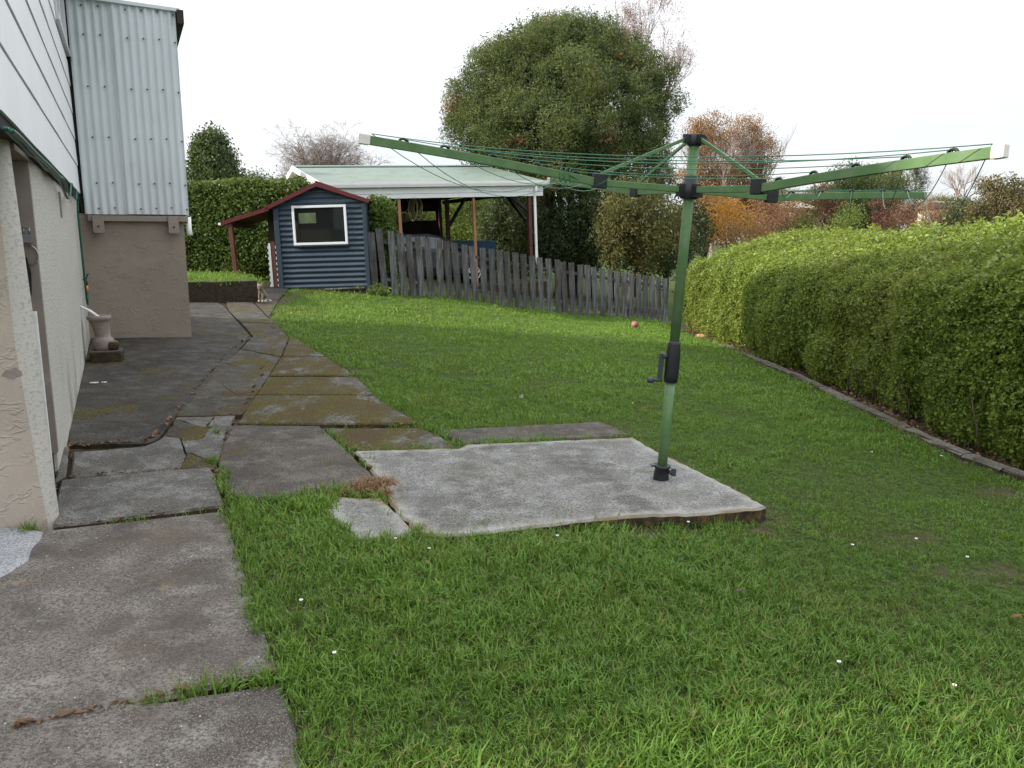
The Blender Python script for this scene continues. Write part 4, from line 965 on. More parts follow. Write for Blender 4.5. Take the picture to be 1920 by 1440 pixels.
def sidep(p, name, mat):
    mb = MB(); v = [(x, CY-car_y(z)-.006, z) for x, z in p]+[(x, CY-car_y(z)+.02, z) for x, z in p]; n = len(p)
    mb.add(v, [tuple(range(n)), tuple(range(2*n-1, n-1, -1))]+[(i, i+n, (i+1) % n+n, (i+1) % n) for i in range(n)]); return mb.build(name, mat, CAR)
sidep([(.38, 1.12), (.62, 1.50), (1.0, 1.55), (1.0, 1.12)], 'side_window', M['carglass']); sidep([(1.08, 1.12), (1.08, 1.55), (1.95, 1.54), (1.95, 1.12)], 'side_window', M['carglass']); sidep([(2.03, 1.12), (2.03, 1.53), (2.38, 1.48), (2.92, 1.12)], 'side_window', M['carglass'])
mb = MB(); mb.add([(2.53, CY-.6, 1.555), (2.53, CY+.6, 1.555), (3.16, CY+.72, 1.115), (3.16, CY-.72, 1.115)], [(0, 1, 2, 3)]); mb.build('windscreen', M['carglass'], CAR)
mb = MB(); mb.cbox((2.75, -.02, 1.18), (.12, .16, .12)); mb.build('mirror', M['steel'], CAR, bevel=.02)
for x in (.75, 3.45):
    for y in (.0, 1.62):
        mb = MB(); c = (x, y+.09, .33); mb.tube([(x, y-.02, .33), (x, y+.20, .33)], .33, 20); wh = mb.build('wheel', M['tyre'], CAR)
        mb = MB()
        yy = y-.03
        for q in range(5):
            a = q*1.2566+.3; mb.bar((x, yy, .33), (x+.2*math.cos(a), yy, .33+.2*math.sin(a)), .07, .02, (0, 1, 0))
        mb.tube([(x+.21*math.cos(t), yy, .33+.21*math.sin(t)) for t in np.linspace(0, 6.28, 20)], .018, 5); mb.build('rim', M['alloy'], wh)
bt = XF['carport'] @ Vector((-1.95, 3.0, .30))
TP = thing('covered_box', 'blue covered box standing in front of the parked car under the carport', 'box', tuple(bt), (0, 0, rot))
mb = MB(); mb.box((0, 0, 0), (1.5, 1.0, 1.35)); mb.build('crate', M['timber_dark'], TP); mb = MB(); mb.prism([(-.05, 1.36), (1.55, 1.36), (1.58, .9), (1.53, .55), (1.4, .6), (.9, .52), (.3, .6), (-.06, .55)], 'y', -.05, 1.05); mb.build('cover', M['tarp'], TP, bevel=.03)
# ================================================================== PLANTS
def leaf_shell(P, D, depth=0): return P
M['lf_hedge'] = m_leaf('hedge_leaf', (.070, .122, .014), (.275, .345, .056), patch=(.22, .235, .055), pscale=.55, trans=.34, rough=.4, spec=.4)
M['lf_ivy'] = m_leaf('tall_hedge_leaf', (.030, .062, .010), (.115, .175, .028), trans=.25)
M['lf_big'] = m_leaf('big_tree_leaf', (.026, .050, .016), (.165, .200, .066), patch=(.185, .175, .07), pscale=.42, trans=.25, patch_lo=.52, patch_hi=.75)
M['lf_big_y'] = m_leaf('yellowing_leaf', (.024, .038, .012), (.150, .130, .036), trans=.25)
M['lf_brown'] = m_leaf('dead_leaf', (.18, .08, .03), (.36, .20, .10), trans=.2)
M['lf_orange'] = m_leaf('autumn_leaf', (.20, .088, .042), (.42, .21, .085), patch=(.28, .14, .075), pscale=.35, trans=.3)
M['lf_gold'] = m_leaf('golden_leaf', (.48, .19, .025), (.72, .36, .07), trans=.35)
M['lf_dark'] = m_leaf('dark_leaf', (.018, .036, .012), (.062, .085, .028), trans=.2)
M['lf_topi'] = m_leaf('cone_tree_leaf', (.022, .046, .016), (.085, .125, .040), trans=.22)
M['lf_olive'] = m_leaf('olive_leaf', (.075, .085, .022), (.20, .19, .06), trans=.25)
M['lf_maroon'] = m_leaf('maroon_leaf', (.055, .018, .018), (.16, .055, .045), trans=.25)
M['lf_redbr'] = m_leaf('red_brown_leaf', (.16, .065, .045), (.30, .14, .09), trans=.25)
M['lf_lime'] = m_leaf('light_leaf', (.10, .15, .03), (.22, .28, .06), trans=.3)
M['lf_conif'] = m_leaf('pine_needle', (.020, .035, .020), (.05, .075, .04), trans=.1)
M['lf_bronze'] = m_leaf('bronze_leaf', (.032, .040, .014), (.20, .145, .065), trans=.2, spec=.5)
SPR = {}
SPR['bronze'] = sprig_protos('sprig_bronze', M['lf_bronze'], 5, 16, .13, .06, .30, droop=.1, flat=.7)
SPR['hedge'] = sprig_protos('sprig_hedge', M['lf_hedge'], 6, 15, .040, .026, .11, flat=.55)
SPR['ivy'] = sprig_protos('sprig_ivy', M['lf_ivy'], 5, 12, .075, .055, .16, droop=.2, flat=.6)
SPR['big'] = sprig_protos('sprig_big', M['lf_big'], 6, 24, .125, .032, .38, droop=.6, flat=.55)
SPR['bigy'] = sprig_protos('sprig_yellow', M['lf_big_y'], 4, 18, .15, .042, .38, droop=.5, flat=.6)
SPR['brown'] = sprig_protos('sprig_dead', M['lf_brown'], 3, 10, .15, .04, .3, droop=.7, flat=.6)
SPR['orange'] = sprig_protos('sprig_autumn', M['lf_orange'], 5, 22, .10, .075, .55, droop=.6, flat=.6)
SPR['gold'] = sprig_protos('sprig_gold', M['lf_gold'], 4, 20, .11, .08, .5, droop=.3, flat=.7)
SPR['dark'] = sprig_protos('sprig_dark', M['lf_dark'], 5, 20, .16, .07, .5, droop=.3, flat=.7)
SPR['topi'] = sprig_protos('sprig_cone', M['lf_topi'], 5, 18, .10, .05, .3, droop=.2, flat=.6)
SPR['olive'] = sprig_protos('sprig_olive', M['lf_olive'], 4, 20, .16, .07, .5, droop=.4, flat=.7)
SPR['maroon'] = sprig_protos('sprig_maroon', M['lf_maroon'], 4, 20, .14, .08, .5, droop=.3, flat=.7)
SPR['redbr'] = sprig_protos('sprig_redbrown', M['lf_redbr'], 4, 20, .11, .05, .5, droop=.2, flat=.7)
SPR['lime'] = sprig_protos('sprig_light', M['lf_lime'], 4, 20, .13, .06, .5, droop=.5, flat=.7)
SPR['conif'] = sprig_protos('sprig_pine', M['lf_conif'], 4, 26, .22, .03, .5, droop=-.2, flat=.9)

# ---- right hedge: profile swept along the kerb, bulging face, soft shoulder
def hedge_surface(n, y0, y1, seed):
    r = np.random.default_rng(seed); y = r.uniform(y0, y1, n*2)
    # nearer parts need more leaves: weight by 1/distance
    keep = r.random(n*2) < np.clip(7.5/np.maximum(y, 1), .42, 1); y = y[keep][:n]; n = len(y)
    t = r.random(n)
    return y, t
HW0 = .30
def hedge_pt(y, t):
    """t: 0 foot of the face, .5 shoulder, .85 crest, 1 back of the top"""
    x0 = kerb_x(y)+HW0; hgt = 1.97+.10*(vnoise(y, y*0, .45, 3)-.5)+.14*(vnoise(y, y*0, 1.3, 4)-.5)
    hgt = hgt+np.where(y > 14.5, .10*np.sin((y-14.5)*.9)+.05*(y-14.5), 0)
    tt = [0, .10, .22, .36, .48, .58, .68, .80, .90, 1.]
    px = [.12, .04, .0, .01, .08, .28, .62, 1.10, 1.65, 2.3]; pz = [.04, .12, .32, .54, .685, .755, .82, .92, 1.0, .98]
    x = np.interp(t, tt, px); z = np.interp(t, tt, pz)*hgt
    bul = (vnoise(y, z, 1.1, 5)-.5)*.20+(vnoise(y, z+x, 2.9, 6)-.5)*.16
    gap = np.clip(vnoise(y, z*1.2, 1.5, 8)-.68, 0, 1)*.9*np.clip(1-z/1.2, 0, 1)
    x2 = x0+x-bul*np.where(t < .6, 1, .4)+gap; z2 = z+bul*np.where(t > .4, .6, .0)+gzf_arr(x0, y)
    return x2, y, z2
def gzf_arr(x, y): return gz(x, y)
HED = thing('garden_hedge', 'long clipped green hedge along the kerb on the downhill side of the lawn', 'hedge', (4.4, 12, gzf(4.4, 12)))
def hedge_fill(n, seed, y0, y1):
    y, t = hedge_surface(n, y0, y1, seed); x, y, z = hedge_pt(y, t); e = 1e-2
    x1, _, z1 = hedge_pt(y, np.clip(t+e, 0, 1)); x0_, _, z0 = hedge_pt(y, np.clip(t-e, 0, 1)); tx, tz = x1-x0_, z1-z0
    nx, nz = -tz, tx; l = np.sqrt(nx*nx+nz*nz)+1e-9; nx, nz = nx/l, nz/l
    D = np.stack([nx, RNG.normal(0, .25, len(y)), nz+.25], 1)
    ins = RNG.random(len(y))**1.6*.17-.02
    P = np.stack([x-nx*ins, y, z-nz*ins], 1); return P, D, t
# far part is spread wider; near part dense
P1, D1, t1 = hedge_fill(25000, 31, 5.2, 11.0); P2, D2, t2 = hedge_fill(21000, 32, 11.0, 20.2)
P = np.concatenate([P1, P2]); D = np.concatenate([D1, D2]); tt = np.concatenate([t1, t2])
tint = np.clip(.25+.6*(vnoise(P[:, 1], P[:, 2]+P[:, 0], .9, 12))+RNG.normal(0, .16, len(P))-.15, 0, 1)
scl = RNG.uniform(.62, 1.1, len(P))*np.where(P[:, 1] > 11, 1.25, 1.0)
scatter('foliage', P, rot_from_dirs(D, .55), scl, tint, SPR['hedge'], M['lf_hedge'], HED)
# stray shoots sticking up
y = RNG.uniform(5.2, 20, 420); t = RNG.uniform(.5, 1., 420); x, y, z = hedge_pt(y, t)
scatter('shoots', np.stack([x, y, z+.05], 1), rot_from_dirs(np.tile([0, 0, 1.], (420, 1)), .25), RNG.uniform(1.1, 2.0, 420), RNG.uniform(.3, 1, 420), SPR['hedge'], M['lf_hedge'], HED)
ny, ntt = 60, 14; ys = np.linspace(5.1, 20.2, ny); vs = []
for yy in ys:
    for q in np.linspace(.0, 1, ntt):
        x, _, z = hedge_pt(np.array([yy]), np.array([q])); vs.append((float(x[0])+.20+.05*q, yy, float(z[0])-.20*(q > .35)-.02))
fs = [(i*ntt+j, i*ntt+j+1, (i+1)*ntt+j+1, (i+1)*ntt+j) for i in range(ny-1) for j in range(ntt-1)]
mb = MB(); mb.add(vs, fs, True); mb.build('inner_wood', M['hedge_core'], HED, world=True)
# stems at the foot
rr = random.Random(8); mb = MB()
for k in range(60):
    y = rr.uniform(5.2, 19); x = float(kerb_x(y))+rr.uniform(.28, .5); g0 = gzf(x, y)
    mb.tube([(x, y, g0-.03), (x+rr.uniform(-.05, .02), y+rr.uniform(-.1, .1), g0+.22), (x+rr.uniform(-.12, .05), y+rr.uniform(-.2, .2), g0+.5)], [.012, .009, .004], 5)
mb.build('stems', M['bark'], HED, world=True, kind='stuff')

def box_hedge(name, label, x0, x1, y0, y1, zfun, ztop, n, sp, bulge=.1):
    H = thing(name, label, 'hedge', ((x0+x1)/2, (y0+y1)/2, zfun)); r = np.random.default_rng(len(label))
    A = [(x1-x0)*(ztop-zfun), (x1-x0)*(y1-y0), (y1-y0)*(ztop-zfun), (y1-y0)*(ztop-zfun)]; A = np.array(A)/sum(A); c = r.choice(4, n, p=A)
    X = r.uniform(x0, x1, n); Y = r.uniform(y0, y1, n); Z = r.uniform(zfun, ztop, n); D = np.zeros((n, 3))
    Y[c == 0] = y0; D[c == 0] = (0, -1, .4); Z[c == 1] = ztop; D[c == 1] = (0, 0, 1); X[c == 2] = x0; D[c == 2] = (-1, 0, .3); X[c == 3] = x1; D[c == 3] = (1, 0, .3)
    b = (vnoise(X+Y, Z, 1.3, 21)-.5)*bulge*2; P = np.stack([X, Y, Z], 1)+D*(b-.12*r.random(n))[:, None]
    scatter('foliage', P, rot_from_dirs(D, .6), r.uniform(.7, 1.3, n), np.clip(r.normal(.4, .25, n)+.35*(vnoise(X, Z, 1.0, 4)-.5), 0, 1), sp, M['lf_ivy'], H)
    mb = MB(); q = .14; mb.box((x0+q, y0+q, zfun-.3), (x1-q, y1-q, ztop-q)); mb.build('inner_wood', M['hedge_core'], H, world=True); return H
box_hedge('tall_hedge', 'tall dark clipped hedge behind the shed and the raised grass bed', -12.0, -5.45, 21.2, 22.6, .55, 2.98, 11000, SPR['ivy'])
box_hedge('narrow_hedge', 'narrow upright ivy strip between the blue shed and the paling fence', -3.28, -2.98, 19.1, 20.2, .4, 2.46, 1600, SPR['ivy'], .05)

# ---- trees
def trunk_mesh(base, paths, mat, parent, name='trunk', n=8):
    mb = MB()
    for pts, rad in paths: mb.tube(pts, rad, n)
    return mb.build(name, mat, parent, world=True)
def crown(parent, clumps, per, sp, mat, spread_scale=1., outward=.7, scl=(.7, 1.25), name='crown', droop=0., core=None, seed=1, shell=.55):
    """clumps: (x,y,z,r). leaves gather towards each clump's outer shell"""
    r = np.random.default_rng(seed); Ps = []; Ds = []; T = []
    cen = np.mean([c[:3] for c in clumps], 0) if core is None else np.array(core)
    for c in clumps:
        m = max(4, int(per*c[3]**2)); d = r.normal(0, 1, (m, 3)); d /= np.linalg.norm(d, axis=1, keepdims=True)
        rad = c[3]*(shell+(1-shell)*r.random(m)**.6)
        P = np.array(c[:3])+d*rad[:, None]*np.array([1, 1, .85]); o = P-cen; o /= np.linalg.norm(o, axis=1, keepdims=True)+1e-9
        D = d*(1-outward)+o*outward; D[:, 2] -= droop; Ps.append(P); Ds.append(D); T.append(np.full(m, r.random()*.7)+r.random(m)*.3)
    P = np.concatenate(Ps); D = np.concatenate(Ds)
    return scatter(name, P, rot_from_dirs(D, .45), r.uniform(*scl, len(P)), np.concatenate(T), sp, mat, parent)
def ell_clumps(c, rad, n, rc, seed, zmin=-1., inner=.35, noise=.12):
    r = random.Random(seed); out = []
    while len(out) < n:
        d = Vector((r.gauss(0, 1), r.gauss(0, 1), r.gauss(0, 1))).normalized()
        if d.z < zmin: continue
        k = (inner+(1-inner)*r.random()**.4)*(1+r.gauss(0, noise))
        out.append((c[0]+d.x*rad[0]*k, c[1]+d.y*rad[1]*k, c[2]+d.z*rad[2]*k, rc*r.uniform(.7, 1.25)))
    return out
def gx(x, y): return gzf(x, y)

# big evergreen
bx0, by0 = 2.2, 31.0; bg0 = gx(bx0, by0)
T = thing('evergreen_tree', 'huge rounded evergreen tree with many stems behind the carport', 'tree', (bx0, by0, bg0))
rr = random.Random(21); paths = []
for k in range(8):
    a = rr.uniform(0, 6.28); q = rr.uniform(.2, 1.0); x0, y0 = bx0+q*math.cos(a), by0+q*math.sin(a)*.6; lean = rr.uniform(.3, 1.6)
    paths.append(([(x0, y0, bg0-.2), (x0+.1*math.cos(a), y0, bg0+2), (x0+lean*math.cos(a)*.6, y0+lean*math.sin(a)*.5, bg0+4.5), (x0+lean*math.cos(a)*1.4, y0+lean*math.sin(a), bg0+8)], [.16, .13, .10, .04]))
trunk_mesh(None, paths, M['bark'], T)
cl = []
for (u, v, Y, r_) in ((1060, 80, 31, 1.5), (1000, 90, 31, 1.4), (1120, 95, 31, 1.4), (940, 130, 31, 1.5), (1180, 130, 31, 1.3), (900, 190, 31, 1.3), (1200, 180, 31, 1.1), (880, 225, 31, .95), (925, 225, 30, 1.4), (1000, 170, 30, 1.7), (1080, 160, 29.5, 1.7), (1150, 185, 29.5, 1.5), (1208, 235, 31, 1.0), (1190, 250, 30, 1.3), (1040, 240, 29, 1.6), (1110, 250, 29, 1.6), (960, 255, 29.5, 1.3), (1222, 280, 31, .9), (1150, 310, 29.5, 1.3), (1060, 310, 29, 1.4), (985, 300, 29.5, 1.1), (910, 265, 31, .9), (1210, 320, 30.5, 1.1), (1090, 370, 29.5, 1.1), (1180, 372, 30, 1.0), (1225, 340, 31, .9), (1060, 50, 31.5, .9), (1030, 45, 32, .8), (865, 205, 32, .7), (1130, 60, 31.5, .8), (1000, 340, 30, .9), (955, 95, 31.5, 1.2), (912, 150, 31.5, 1.2), (875, 180, 31.5, 1.0), (1165, 85, 31.5, 1.1), (1212, 135, 31.5, 1.1), (1240, 195, 31.5, 1.0), (1000, 62, 31.8, 1.0), (1095, 52, 31.8, 1.0), (880, 262, 31, .9)):
    p = PY(u, v+16 if v < 100 else v, Y); cl.append((p[0], p[1], p[2], r_*.76))
cl2 = []
rr = random.Random(5)
for c in cl:
    cl2.append(c)
    for k in range(4):
        d = Vector((rr.gauss(0, 1), rr.gauss(0, 1)-.4, rr.gauss(0, .8))).normalized()*c[3]*rr.uniform(.6, 1.0); cl2.append((c[0]+d.x, c[1]+d.y, c[2]+d.z, c[3]*rr.uniform(.38, .6)))
crown(T, cl2, 130, SPR['big'], M['lf_big'], droop=.25, core=(1.9, 32.5, 5.6), seed=3)
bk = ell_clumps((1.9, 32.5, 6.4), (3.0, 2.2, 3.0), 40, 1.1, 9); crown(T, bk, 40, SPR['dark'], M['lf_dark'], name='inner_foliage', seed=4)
rr = random.Random(14); ds = [(c[0]+rr.uniform(-.5, .5), c[1]-c[3]*.7, c[2]+rr.uniform(-.5, .4), .34) for c in rr.sample(cl, 12)]
crown(T, ds, 130, SPR['brown'], M['lf_brown'], name='dead_foliage', seed=6)

# yellowish bush-tree right of it, dark undergrowth between stems
def bush(name, label, cat, u, v, Y, ru, rv, sp, mat, n=22, per=90, rc=.6, seed=1, depth=1.0, trunk=True, bark='bark', outward=.6, droop=.1, inner=.35, zmin=-.9, scl=(.7, 1.25), parentgroup=None):
    p = PY(u, v, Y); s = Y/F; rx, rz = ru*s, rv*s; g0 = gx(p[0], p[1])
    T = thing(name, label, cat, (p[0], p[1], g0), group=parentgroup)
    if trunk: trunk_mesh(None, [([(p[0], p[1], g0-.3), (p[0]+.05, p[1], (g0+p[2])/2), (p[0], p[1], p[2]+rz*.3)], [.06+.03*rx, .05+.02*rx, .02])]+[([(p[0], p[1], (g0+p[2])/2), (p[0]+rx*.5*sx, p[1]+rx*.2*sy, p[2]+rz*.2)], [.04, .015]) for sx, sy in ((1, .5), (-1, -.5), (.4, -1))], M[bark], T)
    cs = ell_clumps(p, (rx, max(.5, rx*depth), rz), n, rc*max(rx, rz)/2.2, seed, zmin, inner); cs = [c for c in cs if c[2] > g0+.1]
    crown(T, cs, per, sp, mat, seed=seed, outward=outward, droop=droop, core=tuple(p), scl=scl); return T
bush('yellowing_tree', 'low yellow-flecked tree leaning over the downhill end of the paling fence', 'tree', 1195, 440, 25.5, 66, 82, SPR['bigy'], M['lf_big_y'], n=44, per=120, rc=.6, seed=41, trunk=False)
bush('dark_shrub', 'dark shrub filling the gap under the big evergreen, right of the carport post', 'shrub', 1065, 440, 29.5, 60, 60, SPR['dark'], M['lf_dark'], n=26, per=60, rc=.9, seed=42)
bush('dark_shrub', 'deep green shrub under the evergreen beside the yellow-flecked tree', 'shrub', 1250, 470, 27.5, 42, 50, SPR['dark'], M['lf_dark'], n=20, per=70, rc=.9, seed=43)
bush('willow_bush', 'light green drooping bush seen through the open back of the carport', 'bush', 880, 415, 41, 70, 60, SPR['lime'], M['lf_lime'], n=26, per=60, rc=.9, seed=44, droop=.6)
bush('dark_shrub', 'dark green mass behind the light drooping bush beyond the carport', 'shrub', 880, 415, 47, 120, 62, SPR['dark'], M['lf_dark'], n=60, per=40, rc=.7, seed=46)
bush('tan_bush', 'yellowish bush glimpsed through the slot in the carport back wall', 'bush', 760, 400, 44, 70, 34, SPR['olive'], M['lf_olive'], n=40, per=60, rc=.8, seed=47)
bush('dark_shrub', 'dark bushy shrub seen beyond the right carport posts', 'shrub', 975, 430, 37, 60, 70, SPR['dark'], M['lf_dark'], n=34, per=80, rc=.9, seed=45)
# cone tree beyond tall hedge
p = PY(400, 300, 24.5); g0 = gx(p[0], p[1]); T = thing('cone_tree', 'compact dark green cone-shaped tree rising over the tall hedge', 'tree', (p[0], p[1], g0))
trunk_mesh(None, [([(p[0], p[1], g0), (p[0], p[1], p[2]+.3)], [.10, .03])], M['bark'], T)
cs = []; rr = random.Random(6)
for k in range(75):
    t = rr.random(); hh = -1.1+1.45*t; rad = .62*(1-t**1.3)**.75*rr.uniform(.55, 1.15); a = rr.uniform(0, 6.28); cs.append((p[0]+rad*math.cos(a), p[1]+rad*math.sin(a), p[2]+hh+.1, .26*rr.uniform(.7, 1.2)))
crown(T, cs, 420, SPR['topi'], M['lf_topi'], seed=8, outward=.5, droop=-.15, core=tuple(p))

# ---- bare trees
def branches(mb, p, d, L, r, depth, rnd, spread=.5, up=.15, tipsz=None, nseg=3, kids=(2, 4), shrink=.72):
    pts = [p]; rad = [r]; q = Vector(p); dd = Vector(d)
    for i in range(nseg):
        dd = (dd+Vector((rnd.gauss(0, .12), rnd.gauss(0, .12), rnd.gauss(0, .08)+up*.2))).normalized(); q = q+dd*L/nseg; pts.append(tuple(q)); rad.append(r*(1-.35*(i+1)/nseg))
    mb.tube(pts, rad, 5 if r > .03 else (4 if r > .012 else 3), cap=False)
    if tipsz is not None and depth <= 1: tipsz.append((q.x, q.y, q.z))
    if depth == 0: return
    for k in range(rnd.randint(*kids)):
        t = rnd.uniform(.4, 1.0); i = min(nseg-1, int(t*nseg)); b = Vector(pts[i]).lerp(Vector(pts[i+1]), t*nseg-i)
        nd = (dd+Vector((rnd.gauss(0, spread), rnd.gauss(0, spread), rnd.gauss(0, spread*.6)+up))).normalized()
        branches(mb, tuple(b), nd, L*shrink*rnd.uniform(.75, 1.15), max(.004, rad[i]*.62), depth-1, rnd, spread, up, tipsz, nseg, kids, shrink)
def bare_tree(name, label, u, vtop, Y, base_v, L, r, depth, seed, mat, leaf=None, leafn=0, spread=.5, up=.15, kids=(2, 4), stems=1, lmat=None, group=None, scl=(.6, 1.1), lean=(0, 0), minr=0):
    pb = PY(u, base_v, Y); g0 = min(pb[2], gx(pb[0], pb[1])); T = thing(name, label, 'tree', (pb[0], pb[1], g0), group=group); rnd = random.Random(seed); tips = []
    mt = MB(); mt.tube([(pb[0], pb[1], g0-.2), (pb[0]+.03, pb[1], (g0+pb[2])/2), tuple(pb)], [r*1.25, r*1.1, r], 8); mt.build('trunk', mat, T, world=True)
    mb = MB()
    for s in range(stems):
        a = 6.28*s/max(1, stems)+rnd.random(); d = Vector((math.cos(a)*.35*(stems > 1)+lean[0], math.sin(a)*.35*(stems > 1), 1)).normalized()
        branches(mb, tuple(pb), d, L, r*(.9 if stems == 1 else .6), depth, rnd, spread, up, tips, 3, kids)
    mb.build('branches', mat, T, world=True, fix=False, kind='stuff')
    if leaf is not None:
        P = np.array(tips)[np.random.default_rng(seed).integers(0, len(tips), leafn)]+np.random.default_rng(seed+1).normal(0, .18, (leafn, 3))
        scatter('crown', P, rot_from_dirs(np.tile([0, 0, -1.], (leafn, 1))+RNG.normal(0, .5, (leafn, 3)), .3), RNG.uniform(*scl, leafn), RNG.random(leafn), leaf, lmat, T)
    return T
bare_tree('bare_tree', 'wide leafless tree with grey twigs rising behind the blue shed roof', 600, 262, 40, 384, 1.8, .11, 5, 4, M['twig'], spread=.85, up=-.05, kids=(3, 5), stems=9)
bare_tree('bare_tree', 'small leafless tree just right of the wide one, above the carport roof', 692, 290, 40, 378, 1.0, .06, 4, 14, M['twig'], spread=.55, up=.10, kids=(3, 4), stems=3)
bare_tree('birch_tree', 'tall thin reddish birch with few leaves showing behind the big evergreen', 1200, 0, 38, 330, 3.3, .12, 5, 8, M['twig_red'], leaf=SPR['redbr'], leafn=1300, spread=.36, up=.26, kids=(3, 4), stems=3, lmat=M['lf_redbr'], scl=(.35, .65))
def birch(label, u, Y, ells, seed):
    T = bare_tree('autumn_birch', label, u, 222, Y, 425, 2.7, .12, 4, seed, M['twig_pale'], spread=.34, up=.24, kids=(3, 4), stems=4); cs = []
    for k, (uu, vv, ru, rv, n) in enumerate(ells):
        p = PY(uu, vv, Y); s_ = Y/F; cs += [c for c in ell_clumps(p, (ru*s_, ru*s_*.7, rv*s_), n, .5, seed*10+k, inner=.1)]
    crown(T, cs, 105, SPR['orange'], M['lf_orange'], seed=seed, outward=.3, droop=.5, scl=(.5, .95))
birch('pale orange autumn birch directly behind the clothesline pole', 1335, 46, ((1330, 255, 30, 26, 14), (1325, 330, 45, 60, 34), (1335, 400, 50, 40, 24)), 3)
birch('second pale orange birch, its crown reaching right of the clothesline strut', 1405, 48, ((1395, 250, 32, 26, 14), (1425, 290, 28, 34, 14), (1395, 340, 52, 50, 34), (1420, 410, 50, 40, 24)), 13)
bush('autumn_bush', 'bright golden orange bush low behind the far end of the right hedge', 'bush', 1372, 412, 36, 38, 34, SPR['gold'], M['lf_gold'], n=22, per=60, rc=.7, seed=51)
bush('autumn_bush', 'brown orange bush filling the space behind the clothesline pole above the hedge', 'bush', 1322, 420, 38, 40, 60, SPR['orange'], M['lf_orange'], n=24, per=60, rc=.8, seed=52, scl=(.5, .9))
bush('autumn_bush', 'dull red-brown bush between the orange birches and the tan-roofed house', 'bush', 1455, 425, 42, 50, 46, SPR['redbr'], M['lf_redbr'], n=24, per=60, rc=.8, seed=53)
bush('autumn_bush', 'brown-orange bush low between the golden bush and the hedge', 'bush', 1405, 440, 33, 40, 30, SPR['orange'], M['lf_orange'], n=30, per=80, rc=.7, seed=91, scl=(.45, .8))
bush('autumn_bush', 'rusty bush under the second birch, left of the tan-roofed house', 'bush', 1450, 400, 50, 42, 42, SPR['orange'], M['lf_orange'], n=30, per=50, rc=.7, seed=92)
bush('olive_shrub', 'rounded olive green shrub poking over the hedge below the clothesline arm', 'shrub', 1500, 447, 30, 28, 22, SPR['olive'], M['lf_olive'], n=18, per=90, rc=.8, seed=54)
bush('maroon_tree', 'dark maroon tree left of the broad dark evergreen beyond the hedge', 'tree', 1535, 400, 56, 36, 42, SPR['maroon'], M['lf_maroon'], n=22, per=40, rc=.8, seed=55)
bush('broad_tree', 'broad dark evergreen tree in the middle distance under the right clothesline arms', 'tree', 1612, 396, 60, 70, 66, SPR['dark'], M['lf_dark'], n=44, per=40, rc=.7, seed=56, scl=(.8, 1.5))
bush('broad_tree', 'olive-topped rounded tree rising behind the broad dark evergreen', 'tree', 1640, 362, 68, 54, 34, SPR['olive'], M['lf_olive'], n=30, per=32, rc=.8, seed=57, scl=(.8, 1.5))
bush('light_shrub', 'light green weeping shrub standing against the dark evergreen', 'shrub', 1588, 425, 46, 19, 34, SPR['lime'], M['lf_lime'], n=18, per=50, rc=.8, seed=58, droop=.6)
bush('red_shrub', 'dark crimson shrub right of the broad dark evergreen', 'shrub', 1672, 402, 54, 34, 36, SPR['maroon'], M['lf_maroon'], n=20, per=40, rc=.8, seed=59)
bush('red_shrub', 'twiggy red-brown shrub low behind the hedge, left of the distant brick house', 'shrub', 1735, 408, 48, 42, 24, SPR['redbr'], M['lf_redbr'], n=22, per=46, rc=.8, seed=60)
bush('twiggy_shrub', 'straggly grey-brown shrub behind the middle of the hedge', 'shrub', 1655, 430, 34, 26, 24, SPR['brown'], M['lf_brown'], n=14, per=26, rc=.7, seed=61, scl=(.3, .6))
bush('mottled_tree', 'mottled green and bronze tree behind the hedge at the frame edge', 'tree', 1888, 396, 22, 62, 50, SPR['bronze'], M['lf_bronze'], n=60, per=330, rc=.5, seed=62, depth=.8, scl=(.45, .75))
bush('dark_shrub', 'dark green shrub below the distant brick house, just over the hedge', 'shrub', 1800, 408, 34, 24, 13, SPR['dark'], M['lf_dark'], n=14, per=60, rc=.8, seed=63, scl=(.5, .9))
bush('golden_shrub', 'small golden shrub in front of the distant cream wall', 'shrub', 1820, 393, 36, 11, 8, SPR['olive'], M['lf_olive'], n=10, per=90, rc=.8, seed=64, scl=(.4, .8))
bare_tree('bare_tree', 'leafless pale tree rising behind the distant brick house', 1797, 330, 85, 395, 2.3, .16, 4, 31, M['twig_pale'], spread=.5, up=.12, kids=(3, 4), stems=4)
# pine with open tiers
pn = PY(1713, 392, 74); g0 = gx(pn[0], pn[1]); T = thing('pine_tree', 'sparse little pine silhouette beside the end of the far clothesline arm', 'tree', (pn[0], pn[1], g0))
trunk_mesh(None, [([(pn[0], pn[1], g0), (pn[0], pn[1], pn[2]+3.6)], [.14, .03])], M['bark'], T)
cs = []; rr = random.Random(3)
for k in range(17):
    t = k/16; hh = .7+2.9*t; rad = 1.15*(1-t*.75)*rr.uniform(.5, 1); a = rr.uniform(0, 6.28); cs.append((pn[0]+rad*math.cos(a), pn[1]+rad*math.sin(a), pn[2]+hh, .34))
crown(T, cs, 110, SPR['conif'], M['lf_conif'], seed=5, outward=.2)
